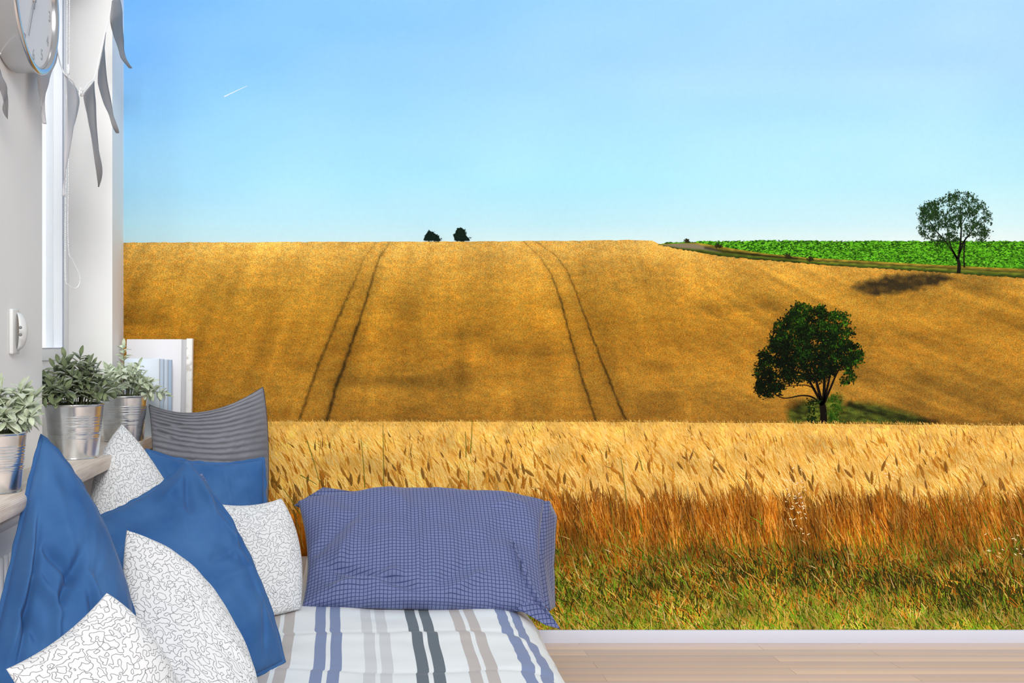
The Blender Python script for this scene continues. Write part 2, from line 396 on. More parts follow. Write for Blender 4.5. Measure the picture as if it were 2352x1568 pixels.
# green crop field and the verge beyond the hill
def vtop(x): return np.interp(x, [1510, 1530, 1560, 1600, 1700, 1760, 1850, 2352, 2700], [560, 557, 556, 555, 554, 552, 553.5, 554, 554])
def vbot(x): return np.interp(x, [1510, 1600, 1640, 1700, 1760, 1850, 1960, 2100, 2200, 2352, 2700], [561, 558, 564, 574, 583, 592, 598, 606, 611, 618, 630])
def cropc(X, Y):
    c = ramp(Y, [(552, (66, 128, 16)), (580, (74, 142, 18)), (620, (66, 132, 20))])
    n = vnoise(X, Y * 1.9, 9, 51) * .6 + vnoise(X, Y * 2.1, 4.5, 52) * .6
    return c * (.22 + 1.15 * n)[:, None]
xs = np.arange(1512, MX1 + 2, 2.0)
jag = (vnoise(xs, xs * 0, 7, 53) - .5) * 3.4 + (vnoise(xs, xs * 0, 3, 54) - .5) * 1.6
grid_print('crop_field', xs, vtop(xs) + jag, vbot(xs) + 2, 34, .0018, cropc, print_mat('mural print crop', 320, .6, 1.5, (1, 1, 1.6)), mural)
ik = Ink(); r = random.Random(44)
for i in range(7000):
    x = r.uniform(1600, 2690); t_ = r.random(); y = float(vtop(x)) + (float(vbot(x)) - float(vtop(x))) * t_ + r.uniform(-1.5, 1)
    c = jit(r.choice([(24, 74, 8), (40, 98, 12), (98, 178, 34), (116, 196, 48), (84, 160, 24), (14, 50, 8)]), 8, r); q = r.uniform(1.6, 3.4); a = r.uniform(-.5, .5)
    ik.poly([(x - q, y + a), (x, y - q * .45), (x + q, y - a), (x, y + q * .45)], .00185 + .0002 * r.random(), c)
ik.build('crop_leaves', print_mat('mural print leaves'), mural)
def vergec(X, Y):
    tt = (Y - vbot(X)) / np.maximum(edge(X) - vbot(X), 1)
    c = ramp(tt, [(0, (150, 128, 40)), (.25, (120, 104, 34)), (.42, (66, 66, 24)), (.55, (110, 112, 34)), (.8, (72, 92, 26)), (1, (48, 60, 20))])
    c = c * (.78 + .5 * vnoise(X, Y * 3, 10, 61))[:, None]
    s = soft(X, Y, [(1520, 563), (1560, 558), (1600, 561), (1640, 571), (1660, 580), (1610, 573), (1560, 569)], 5)[:, None]
    c = c * (1 - s) + np.array([128, 116, 92]) * s
    d = seg_dist(X, Y, [(1620, 569), (1660, 578), (1700, 582), (1760, 588), (1830, 594)])
    return c * (1 - .5 * np.exp(-(d / 3.2) ** 2))[:, None]
grid_print('grass_verge', xs, vbot(xs) - .5, edge(xs) + 1.5 + (vnoise(xs, xs * 0, 5, 62) - .5) * 3, 12, .0021, vergec, print_mat('mural print verge', 260, .8, 1.2), mural)
ink_m = print_mat('mural print ink')

def crown(ik, poly, n_cl, per, spread, size, cols, off, light, hole=0, seed=1):
    r = random.Random(seed)
    xs_ = [p[0] for p in poly]; ys_ = [p[1] for p in poly]; x0, x1, y0, y1 = min(xs_), max(xs_), min(ys_), max(ys_)
    A = []
    while len(A) < n_cl:
        x, y = r.uniform(x0, x1), r.uniform(y0, y1)
        if inpoly(np.array([x]), np.array([y]), poly)[0]: A.append((x, y))
    for (cx, cy) in A:
        if hole and mn.noise(Vector((cx * .05, cy * .05, seed))) > hole: continue
        lit = light(cx, cy) + r.uniform(-.22, .22)
        for k in range(per):
            x, y = cx + r.gauss(0, spread), cy + r.gauss(0, spread * .8)
            l = max(0, min(.999, lit + r.uniform(-.25, .25))); i = l * (len(cols) - 1); j = int(i); f = i - j
            c = tuple(cols[j][q] * (1 - f) + cols[j + 1][q] * f for q in range(3))
            a = r.uniform(0, math.pi); s1 = size * r.uniform(.7, 1.5); s2 = s1 * r.uniform(.4, .6)
            ca, sa = math.cos(a), math.sin(a)
            ik.poly([(x + ca * s1, y + sa * s1), (x - sa * s2, y + ca * s2), (x - ca * s1, y - sa * s1), (x + sa * s2, y - ca * s2)], off + r.uniform(0, .0006), c)
def ptree(label, limbs, crowns, trunk_c):
    t_ = empty('tree', (0, D - .003, 1)); t_.parent = mural; t_.matrix_parent_inverse = parent_inv(mural); t_['label'] = label
    # children keep absolute coordinates
    a = Ink()
    for pts, w0, w1 in limbs: a.limb(pts, w0, w1, .0030, trunk_c)
    a.build('trunk', ink_m, t_)
    b = Ink()
    for cr in crowns: crown(b, *cr[0], **cr[1])
    b.build('foliage', ink_m, t_)
    return t_
T1 = [(1808, 730), (1822, 704), (1846, 697), (1862, 708), (1872, 700), (1888, 706), (1898, 716), (1910, 712), (1928, 712), (1944, 730), (1946, 752), (1958, 762), (1960, 790),
      (1976, 812), (1976, 828), (1958, 840), (1945, 848), (1930, 842), (1915, 850), (1905, 872), (1880, 872), (1855, 876), (1830, 876), (1800, 888), (1772, 905), (1752, 906), (1738, 892), (1735, 868), (1742, 846), (1738, 826),
      (1752, 806), (1768, 790), (1772, 768), (1780, 750), (1790, 738)]
G1 = [(2, 7, 2), (8, 18, 3), (15, 34, 5), (30, 62, 8), (52, 100, 14), (92, 146, 32)]
lt1 = lambda x, y: max(.03, .30 - (y - 690) * .0017 + max(0, (x - 1880)) * .0022 + (.22 if mn.noise(Vector((x * .04, y * .05, 3))) > .1 else 0))
ptree('round dark green tree standing at the lower edge of the hill',
      [([(1890, 974), (1891, 948), (1887, 922)], 17, 13), ([(1889, 930), (1868, 892), (1852, 866), (1822, 850)], 7, 2), ([(1886, 930), (1866, 912), (1840, 908), (1800, 914), (1772, 900)], 4.5, 1.4),
       ([(1888, 926), (1876, 882), (1866, 840), (1850, 780)], 8, 2), ([(1890, 926), (1893, 872), (1890, 800), (1885, 740)], 8, 2), ([(1893, 924), (1908, 888), (1924, 852), (1945, 824), (1956, 800)], 5.5, 1.6),
       ([(1892, 920), (1904, 870), (1912, 820), (1920, 760)], 6, 1.6), ([(1928, 850), (1946, 846), (1956, 856)], 2, 1), ([(1872, 893), (1850, 884), (1815, 886), (1780, 890)], 2.5, 1), ([(1862, 880), (1840, 868), (1800, 872), (1766, 878)], 2.5, 1)],
      [((T1, 860, 15, 5.2, 2.5, G1, .0032, lt1), dict(seed=5)),
       (([(1936, 850), (1962, 848), (1962, 876), (1940, 884), (1930, 870)], 26, 9, 4, 2.2, G1, .0034, lambda x, y: .45), dict(seed=6)),
       (([(1738, 870), (1800, 880), (1800, 905), (1766, 912), (1738, 900)], 44, 10, 4, 2.4, G1, .0034, lambda x, y: .12), dict(seed=7)),
       (([(1908, 906), (1928, 900), (1932, 972), (1906, 972)], 34, 9, 4, 2.2, [(14, 40, 4), (50, 84, 14), (96, 128, 34)], .0034, lambda x, y: .45), dict(seed=8)),
       (([(1852, 922), (1878, 916), (1880, 972), (1858, 972)], 22, 9, 4, 2.2, [(4, 12, 2), (20, 44, 8), (50, 76, 20)], .0029, lambda x, y: .35), dict(seed=9))], (16, 10, 5))
T2 = [(2114, 478), (2130, 466), (2150, 462), (2168, 452), (2182, 440), (2205, 437), (2228, 444), (2250, 456), (2264, 478), (2276, 500), (2274, 530), (2262, 552), (2240, 552), (2222, 540), (2205, 552),
      (2190, 556), (2170, 560), (2150, 564), (2130, 552), (2112, 536), (2110, 510)]
G2 = [(10, 26, 8), (22, 46, 12), (40, 66, 26), (62, 96, 34)]
ptree('airy round-crowned tree on the grass verge by the green field',
      [([(2201, 627), (2202, 606), (2197, 592)], 9, 6.5), ([(2197, 594), (2184, 572), (2165, 548), (2146, 526), (2130, 500)], 4.5, 1.4), ([(2197, 592), (2182, 562), (2174, 520), (2164, 480)], 3.5, 1.2),
       ([(2200, 594), (2205, 560), (2207, 520), (2205, 468)], 6, 1.4), ([(2203, 582), (2215, 552), (2232, 530), (2252, 500)], 4.5, 1.2), ([(2206, 562), (2225, 542), (2258, 530)], 2.6, .8),
       ([(2214, 614), (2213, 590), (2215, 556)], 4, 2.4), ([(2205, 520), (2220, 495), (2235, 470)], 2.2, .8), ([(2170, 552), (2150, 552), (2125, 545)], 2, .8), ([(2175, 520), (2150, 500), (2140, 480)], 2, .8)],
      [((T2, 520, 9, 3.8, 1.7, G2, .0032, lambda x, y: .48 - (y - 440) * .001), dict(hole=.36, seed=15)),
       (([(2112, 480), (2150, 460), (2150, 500), (2116, 520)], 55, 9, 3.6, 1.7, G2, .0034, lambda x, y: .45), dict(seed=16)),
       (([(2120, 560), (2185, 560), (2180, 600), (2150, 590)], 14, 5, 4, 1.5, [(30, 70, 10), (50, 96, 20)], .0034, lambda x, y: .4), dict(seed=17))], (22, 20, 14))
BG = [(8, 20, 22), (18, 36, 24), (34, 58, 28)]
for lab, poly, sd in (('left of the two small dark bushes on the horizon', [(974, 552), (976, 541), (982, 533), (987, 530), (995, 534), (1004, 540), (1010, 548), (1011, 553)], 21),
                      ('right of the two small dark bushes on the horizon', [(1046, 553), (1041, 541), (1047, 533), (1052, 524), (1060, 523), (1066, 528), (1070, 540), (1078, 549), (1079, 553)], 22)):
    b = Ink(); b.poly(poly, .0026, (14, 26, 22)); crown(b, poly, 60, 7, 1.6, 1.5, BG, .0028, lambda x, y: .35, seed=sd)
    b.build('bush', ink_m, mural)['label'] = lab
b = Ink()
for (x, y, s, sd) in ((1577, 553, 6, 1), (1648, 564, 8, 2), (1808, 587, 8, 3), (1860, 594, 5, 4)):
    crown(b, [(x - s, y + 3), (x, y - s * .6), (x + s, y + 3)], 16, 6, 2, 1.6, [(26, 26, 12), (48, 44, 20), (66, 60, 26)], .0028, lambda x, y: .4, seed=sd)
b.build('shrub', ink_m, mural)

# the near wheat, painted stroke by stroke
def bandc(X, Y):
    Yw = Y + (vnoise(X, Y, 60, 71) - .5) * 46
    c = ramp(Yw, [(960, (240, 186, 86)), (1000, (248, 194, 92)), (1080, (243, 184, 78)), (1135, (228, 158, 54)), (1175, (204, 122, 26)), (1230, (176, 96, 14)), (1290, (142, 84, 12)), (1335, (112, 84, 14)), (1390, (122, 106, 22)), (1445, (140, 116, 30))])
    return c * (.82 + .36 * vnoise(X + Y * .5, Y * .5, 16, 72))[:, None]
xs = np.arange(MX0, MX1 + 5, 5.0)
tp = 969 + (vnoise(xs, xs * 0, 40, 74) - .5) * 2 + np.interp(xs, [283, 1500, 2352, 2700], [-1, 0, 8, 10])
def fw_top(x): return 968 + (8 * (x - 1500) / 852 if x > 1500 else 0)
fw = tag(empty('foreground_wheat', (1.0, D - .004, .4))); fw.parent = mural; fw.matrix_parent_inverse = parent_inv(mural)
fw['label'] = 'golden ripe wheat in front with green grass at its foot'
grid_print('wheat_ground', xs, tp, np.full(len(xs), 1445.), 90, .0040, bandc, print_mat('mural print band', 150, .75, 1.25, (1, 1, .45)), fw)
ik = Ink(); r = random.Random(3)
strands = [(255, 214, 126), (250, 202, 106), (246, 192, 90), (238, 176, 70), (222, 154, 52), (255, 222, 142), (248, 196, 94)]
for i in range(34500):                       # pale awns leaning left
    x = r.uniform(MX0 + 6, MX1 - 10) if r.random() < .12 else r.uniform(560, 2690); y = fw_top(x) + 6 + 205 * r.random() ** .8
    dpt = min(1, (y - 960) / 190); kx = mn.noise(Vector((x * .012, y * .02, 0)))
    if y > 1160 + 40 * kx and r.random() < .6: continue
    a = -math.radians(r.gauss(34, 12) + 12 * kx); ln = (9 + 30 * dpt) * r.uniform(.6, 1.4)
    c = jit(r.choice(strands), 8, r); k = .98 + .2 * kx
    c = tuple(v * k for v in c)
    ik.blade(x, y, ln, a, r.uniform(.55, 1.1) + .4 * dpt, r.uniform(-3, 3), .0042 + .0012 * r.random(), c)
for i in range(4200):                        # fringe along the far edge of the near wheat
    x = r.uniform(MX0 + 6, 2680); y = fw_top(x) + r.uniform(-1, 12); k = .9 + .16 * mn.noise(Vector((x * .03, 0, 0)))
    ik.blade(x, y, r.uniform(3, 9), -math.radians(r.gauss(24, 22)), r.uniform(.7, 1.3), 0, .0041 + .0003 * r.random(), tuple(v * k for v in r.choice([(240, 190, 92), (228, 172, 72), (214, 152, 54), (248, 204, 112)])))
for i in range(900):                         # soft golden-brown hollows between the ears
    x = r.uniform(560, 2690); y = r.uniform(1010, 1180)
    ik.blade(x, y, r.uniform(14, 34), -math.radians(r.gauss(26, 10)), r.uniform(2.5, 5.5), 0, .0046 + .0006 * r.random(), jit(r.choice([(206, 140, 44), (190, 122, 34), (214, 150, 54)]), 14, r))
ik.build('awns', ink_m, fw)
ik = Ink()
for i in range(730):                         # ears of wheat
    x = r.uniform(600, 2690); y = 985 + 240 * r.random() ** .85; y = max(y, fw_top(x) + 16)
    dpt = min(1, (y - 970) / 160); ln = (7 + 25 * dpt) * r.uniform(.7, 1.15); a = -math.radians(r.gauss(18, 16))
    wd_ = ln * r.uniform(.2, .28); f = r.random()
    c = jit(r.choice([(132, 84, 26), (150, 92, 26), (110, 74, 30), (168, 104, 30), (96, 66, 26)]), 12, r)
    if r.random() < .55 * (1 - dpt * .6): c = tuple(.45 * v + .55 * q for v, q in zip(c, (226, 166, 66)))
    c = tuple(.8 * v + .2 * q for v, q in zip(c, (210, 146, 50)))
    dx, dy = math.sin(a), -math.cos(a); nx, ny = -dy, dx; o = .0056 + .0004 * r.random()
    pr = [(0, .25), (.2, .8), (.5, 1), (.78, .7), (1, .12)]
    ik.poly([(x + dx * ln * t + nx * wd_ / 2 * q, y + dy * ln * t + ny * wd_ / 2 * q) for t, q in pr] +
            [(x + dx * ln * t - nx * wd_ / 2 * q, y + dy * ln * t - ny * wd_ / 2 * q) for t, q in pr[::-1]], o, c)
    hl = tuple(min(255, v * 1.15 + 8) for v in c)
    for q in range(3):
        ik.blade(x + dx * ln * (.15 + .25 * q), y + dy * ln * (.15 + .25 * q), ln * .3, a + .45, wd_ * .2, 0, o + .0001, hl)
        ik.blade(x + dx * ln * .8, y + dy * ln * .8, ln * r.uniform(.8, 1.3), a + r.uniform(-.35, .2), 1.0, 0, o - .0002, (236, 180, 92))
    ik.blade(x - dx * ln * r.uniform(.9, 2), y - dy * ln * 1.5, ln * 1.6, a * .6, 1.6, 0, o - .0003, jit((196, 136, 48), 14, r))
for (x0, y0, x1, y1) in ((879, 975, 881, 1128), (1084, 965, 1080, 1040), (1068, 990, 1070, 1050), (829, 1005, 838, 1120), (735, 1110, 705, 1010), (728, 1112, 690, 1090), (1074, 1130, 1076, 1080), (1425, 1050, 1440, 1170), (1462, 1035, 1475, 1080), (650, 1120, 690, 1180), (1400, 1150, 1410, 1215)):
    ik.limb([(x0, y0), ((x0 + x1) / 2 + 1, (y0 + y1) / 2), (x1, y1)], 1.2, 2.2, .0062, (116, 112, 34))
ik.build('wheat_ears', ink_m, fw)
ik = Ink()
st2 = [(198, 112, 20), (178, 94, 12), (216, 140, 42), (150, 78, 10), (122, 66, 10), (194, 122, 30), (226, 162, 74), (98, 58, 12), (166, 100, 20)]
gr2 = [(96, 104, 18), (126, 132, 26), (76, 88, 18), (150, 150, 36), (58, 68, 14)]
for i in range(32000):                       # reddish stalks
    x = r.uniform(1180, 2690) if r.random() < .93 else r.uniform(560, 2690); y = 1165 + 235 * r.random() + 34 * mn.noise(Vector((x * .012, 2, 0))) + 16 * mn.noise(Vector((x * .06, 4, 0)))
    rs = min(1, max(0, (x - 1900) / 450)); g_ = min(1, max(0, (y - 1215) / 170)) + .2 * rs
    c = r.choice(gr2 if r.random() < g_ * .75 else st2); k = .88 + .35 * mn.noise(Vector((x * .02, y * .01, 7)))
    c = tuple(v * k for v in jit(c, 14, r))
    ik.blade(x, y, r.uniform(22, 62), -math.radians(r.gauss(12 + 6 * rs, 11)), r.uniform(.8, 1.9), r.uniform(-4, 4), .0052 + .001 * r.random(), c)
ik.build('wheat_stalks', ink_m, fw)
ik = Ink()
gr3 = [(120, 140, 26), (150, 162, 38), (92, 112, 20), (70, 86, 14), (178, 168, 54), (190, 142, 50), (160, 112, 34), (104, 150, 30), (52, 58, 10), (200, 170, 90)]
dk3 = [(44, 50, 8), (58, 56, 10), (74, 52, 12), (36, 48, 12)]
for i in range(32000):                       # grass at the foot of the wheat
    x = r.uniform(1180, 2690) if r.random() < .93 else r.uniform(560, 2690); y = 1262 + 190 * r.random() ** .7
    kx = mn.noise(Vector((x * .011, y * .016, 5))) + .25 * mn.noise(Vector((x * .05, y * .05, 9)))
    band = math.exp(-((y - 1345 - 22 * math.sin(x * .006)) / 40) ** 2) * (.45 + .5 * max(0, min(1, (x - 1350) / 700)))
    c = r.choice(dk3) if r.random() < band * .62 + (.15 if kx > .3 else 0) else r.choice(st2 if r.random() < .55 - (y - 1262) / 330 + .25 * kx else gr3)
    k = .95 + .4 * kx + .12 * (y - 1360) / 80
    c = tuple(max(0, v * k) for v in jit(c, 14, r))
    ik.blade(x, y, r.uniform(10, 38), -math.radians(r.gauss(20, 24)), r.uniform(.9, 2.5), r.uniform(-5, 5), .0058 + .001 * r.random(), c)
for i in range(150):                         # brighter blades, seed heads and pale chaff
    x = r.uniform(1200, 2690); y = r.uniform(1200, 1440)
    c = jit(r.choice([(112, 160, 32), (206, 172, 100), (190, 150, 74), (130, 168, 46), (222, 192, 130)]), 12, r)
    ik.blade(x, y, r.uniform(14, 46), -math.radians(r.gauss(30, 22)), r.uniform(1.0, 1.9), r.uniform(-8, 3), .0071, c)
for (cx, cy, n_) in ((1822, 1125, 26), (1838, 1185, 18), (2285, 1246, 7), (2340, 1260, 7), (2045, 1080, 8)):
    for i in range(n_):
        x, y = cx + r.gauss(0, 12), cy + r.gauss(0, 20)
        ik.blade(x, y, r.uniform(5, 9), math.radians(r.uniform(40, 130)), 1.9, 1, .0073, jit((246, 224, 176), 10, r))
ik.build('grass', ink_m, fw)

# ------------------------------------------------------------ bed
m_matt = mat('mattress ticking', (225, 226, 230), .9)
m_bedf = mat('bed base white', (228, 228, 230), .6)
bed = tag(empty('bed', (-.15, 3.2, 0)), 'low white bed base and mattress hidden under the striped duvet', 'bed')
boxes('bed_base', [(-.80, .54, 2.02, 4.26, .03, .13)], m_bedf, bed, .006)
boxes('mattress', [(-.80, .55, 2.02, 4.26, .13, .255)], m_matt, bed, .03, 4)
for x in (-.74, .48):
    for y in (2.1, 4.18): lathe('foot', [(0, 0), (.025, 0), (.03, .03), (0, .03)], (x, y, 0), m_bedf, bed, 20)

def bed_z(Y): return .352 - .040 * (3.5 - min(Y, 3.6)) / .69
m_duv = mat('striped duvet cotton', (232, 236, 240), .75, sheen=.15)
m = m_duv; uvn = N(m, 'ShaderNodeUVMap'); sp = N(m, 'ShaderNodeSeparateXYZ'); L(m, uvn.outputs[0], sp.inputs[0])
def MT(op, a, b=None, m=None, clamp=False):
    n = N(m, 'ShaderNodeMath', operation=op); n.use_clamp = clamp
    for i, q in enumerate((a, b)):
        if q is None: continue
        if isinstance(q, (int, float)): n.inputs[i].default_value = q
        else: L(m, q, n.inputs[i])
    return n.outputs[0]
PER = .1466
su = MT('DIVIDE', MT('ADD', sp.outputs['X'], .127 + 8 * PER, m), PER, m)        # stripe index
fr = MT('FRACT', su, None, m); ix = MT('MODULO', MT('FLOOR', su, None, m), 4, m)
wS, gS = .0335 / PER, .0135 / PER
s1 = MT('LESS_THAN', fr, wS, m)
s2 = MT('MULTIPLY', MT('GREATER_THAN', fr, wS + gS, m), MT('LESS_THAN', fr, 2 * wS + gS, m), m)
st = MT('ADD', s1, s2, m, True)
cr = N(m, 'ShaderNodeValToRGB'); cr.color_ramp.interpolation = 'CONSTANT'
e = cr.color_ramp.elements; e[0].position = 0; e[0].color = (*lin((126, 141, 178)), 1); e[1].position = .25; e[1].color = (*lin((205, 208, 212)), 1)
q = e.new(.5); q.color = (*lin((98, 110, 120)), 1); q = e.new(.75); q.color = (*lin((188, 182, 180)), 1)
L(m, MT('DIVIDE', MT('ADD', ix, .5, m), 4, m), cr.inputs[0])
mx = N(m, 'ShaderNodeMix', data_type='RGBA'); mx.inputs['A'].default_value = (*lin((228, 233, 236)), 1)
L(m, st, mx.inputs['Factor']); L(m, cr.outputs[0], mx.inputs['B']); L(m, mx.outputs['Result'], BS(m).inputs['Base Color'])
V = []; UV = []; Fc = []; nx, ny = 190, 200
prof = []                                    # arc-length cross-section: flat top, rounded shoulder, drop
XE = .628
for i in range(nx):
    s = i / (nx - 1) * 2.0 - .84             # uv x
    prof.append(s)
for j in range(ny):
    Y = 1.98 + (4.27 - 1.98) * j / (ny - 1)
    for i in range(nx):
        s = prof[i]; fl = .44; rad = .16
        if s < fl: x, dz = s, -.0
        elif s < fl + rad * 1.5:
            a = (s - fl) / rad; a = min(a, math.pi / 2); x = fl + (XE - fl) * math.sin(a); dz = -.15 * (1 - math.cos(a))
        else: x = XE; dz = -.15 - (s - fl - rad * 1.5)
        z = bed_z(Y) + dz
        fade = 1 if s < fl else max(.3, 1 - (s - fl) * 2)
        z += fade * (.010 * mn.noise(Vector((s * 3.2, Y * 3.2, 1))) + .004 * mn.noise(Vector((s * 9, Y * 12, 2))))
        z += fade * (-.004 * math.exp(-((Y - 3.24 - .02 * math.sin(s * 5)) / .012) ** 2) - .004 * math.exp(-((Y - 2.93) / .012) ** 2) + .003 * math.exp(-((Y - 3.20) / .03) ** 2))
        if s >= fl: x += .010 * mn.noise(Vector((s * 8, Y * 5, 3))) + .004 * mn.noise(Vector((s * 6, Y * 22, 5)))
        z = max(z, .012)
        if s < -.8: z -= (-.8 - s) * 1.2
        jog = .006 * math.tanh((Y - 3.24) / .006) - .004 * math.tanh((Y - 2.93) / .006) + .006 * mn.noise(Vector((.3, Y * 5, 4)))
        V.append((x, Y, z)); UV.append((s + jog * .7, Y))
for j in range(ny - 1):
    for i in range(nx - 1):
        a = j * nx + i; Fc.append((a, a + 1, a + nx + 1, a + nx))
dv = mesh('duvet', V, Fc, m_duv, None, True, UV)
sd = dv.modifiers.new('thick', 'SOLIDIFY'); sd.thickness = .012; sd.offset = -1
tag(dv, 'white duvet with paired blue, grey and taupe stripes spread over the bed', 'duvet')

# ------------------------------------------------------------ cushions
def fabric(name, col, col2, rough=.85, sheen=.1, weave=900, bstr=.15):
    m = mat(name, col, rough, sheen=sheen, spec=.15)
    n = vary(m, col, col2, 7, 5, coord='UV', lo=.3, hi=.7)
    n2 = N(m, 'ShaderNodeTexNoise'); n2.inputs['Scale'].default_value = weave; b = N(m, 'ShaderNodeBump')
    b.inputs['Strength'].default_value = bstr; b.inputs['Distance'].default_value = .0006
    t = [x for x in m.node_tree.nodes if x.type == 'TEX_COORD'][0]; L(m, t.outputs['UV'], n2.inputs['Vector'])
    L(m, n2.outputs[0], b.inputs['Height']); L(m, b.outputs[0], BS(m).inputs['Normal'])
    return m
m_blue = fabric('blue linen', (46, 88, 142), (66, 108, 160))
m_grey = fabric('slate grey satin cotton', (114, 115, 123), (130, 131, 139), .6, .2)
def squiggle():
    m = mat('white cotton with grey scribble', (236, 237, 238), .85, sheen=.15, spec=.15)
    uvn = N(m, 'ShaderNodeUVMap')
    e_ = .0008
    def field(dx, dy):                       # wandering scalar field whose middle contour is the printed line
        ad = N(m, 'ShaderNodeVectorMath', operation='ADD'); ad.inputs[1].default_value = (dx, dy, 0); L(m, uvn.outputs[0], ad.inputs[0])
        d = N(m, 'ShaderNodeTexNoise'); d.inputs['Scale'].default_value = 100; d.inputs['Detail'].default_value = 0; L(m, ad.outputs[0], d.inputs['Vector'])
        sb = N(m, 'ShaderNodeVectorMath', operation='SUBTRACT'); sb.inputs[1].default_value = (.5, .5, .5); L(m, d.outputs['Color'], sb.inputs[0])
        sc = N(m, 'ShaderNodeVectorMath', operation='SCALE'); sc.inputs['Scale'].default_value = .0112; L(m, sb.outputs[0], sc.inputs[0])
        a2 = N(m, 'ShaderNodeVectorMath', operation='ADD'); L(m, ad.outputs[0], a2.inputs[0]); L(m, sc.outputs[0], a2.inputs[1])
        n = N(m, 'ShaderNodeTexNoise'); n.inputs['Scale'].default_value = 69; n.inputs['Detail'].default_value = 0; L(m, a2.outputs[0], n.inputs['Vector'])
        return n.outputs[0]
    f0, fx, fy = field(0, 0), field(e_, 0), field(0, e_)
    gx = MT('SUBTRACT', fx, f0, m); gy = MT('SUBTRACT', fy, f0, m)
    gr = MT('SQRT', MT('ADD', MT('MULTIPLY', gx, gx, m), MT('MULTIPLY', gy, gy, m), m), None, m)
    df = MT('MULTIPLY', MT('DIVIDE', MT('ABSOLUTE', MT('SUBTRACT', f0, .5, m), None, m), MT('ADD', gr, .002, m), m), e_, m)
    ln = N(m, 'ShaderNodeMapRange'); ln.inputs[1].default_value = .0004; ln.inputs[2].default_value = .0011; ln.inputs[3].default_value = 1; ln.inputs[4].default_value = 0
    L(m, df, ln.inputs[0])
    mx = N(m, 'ShaderNodeMix', data_type='RGBA'); mx.inputs['A'].default_value = (*lin((226, 227, 229)), 1); mx.inputs['B'].default_value = (*lin((132, 133, 138)), 1)
    L(m, ln.outputs[0], mx.inputs['Factor']); L(m, mx.outputs['Result'], BS(m).inputs['Base Color'])
    return m
m_sq = squiggle()
def checks():
    m = mat('blue cotton with navy grid', (112, 122, 166), .8, sheen=.2, spec=.15)
    uvn = N(m, 'ShaderNodeUVMap'); sp = N(m, 'ShaderNodeSeparateXYZ'); L(m, uvn.outputs[0], sp.inputs[0])
    def line(o, per, wd_, m=m):
        return MT('LESS_THAN', MT('FRACT', MT('DIVIDE', MT('ADD', o, 5, m), per, m), None, m), wd_, m)
    k = MT('MAXIMUM', line(sp.outputs['X'], .0134, .19), line(sp.outputs['Y'], .0134, .19), m)
    mx = N(m, 'ShaderNodeMix', data_type='RGBA'); mx.inputs['A'].default_value = (*lin((112, 121, 162)), 1); mx.inputs['B'].default_value = (*lin((60, 71, 112)), 1)
    L(m, k, mx.inputs['Factor']); L(m, mx.outputs['Result'], BS(m).inputs['Base Color'])
    n2 = N(m, 'ShaderNodeTexNoise'); n2.inputs['Scale'].default_value = 14; n2.inputs['Detail'].default_value = 4; b = N(m, 'ShaderNodeBump')
    b.inputs['Strength'].default_value = .35; b.inputs['Distance'].default_value = .006
    L(m, uvn.outputs[0], n2.inputs['Vector']); L(m, n2.outputs[0], b.inputs['Height']); L(m, b.outputs[0], BS(m).inputs['Normal'])
    return m
m_chk = checks()

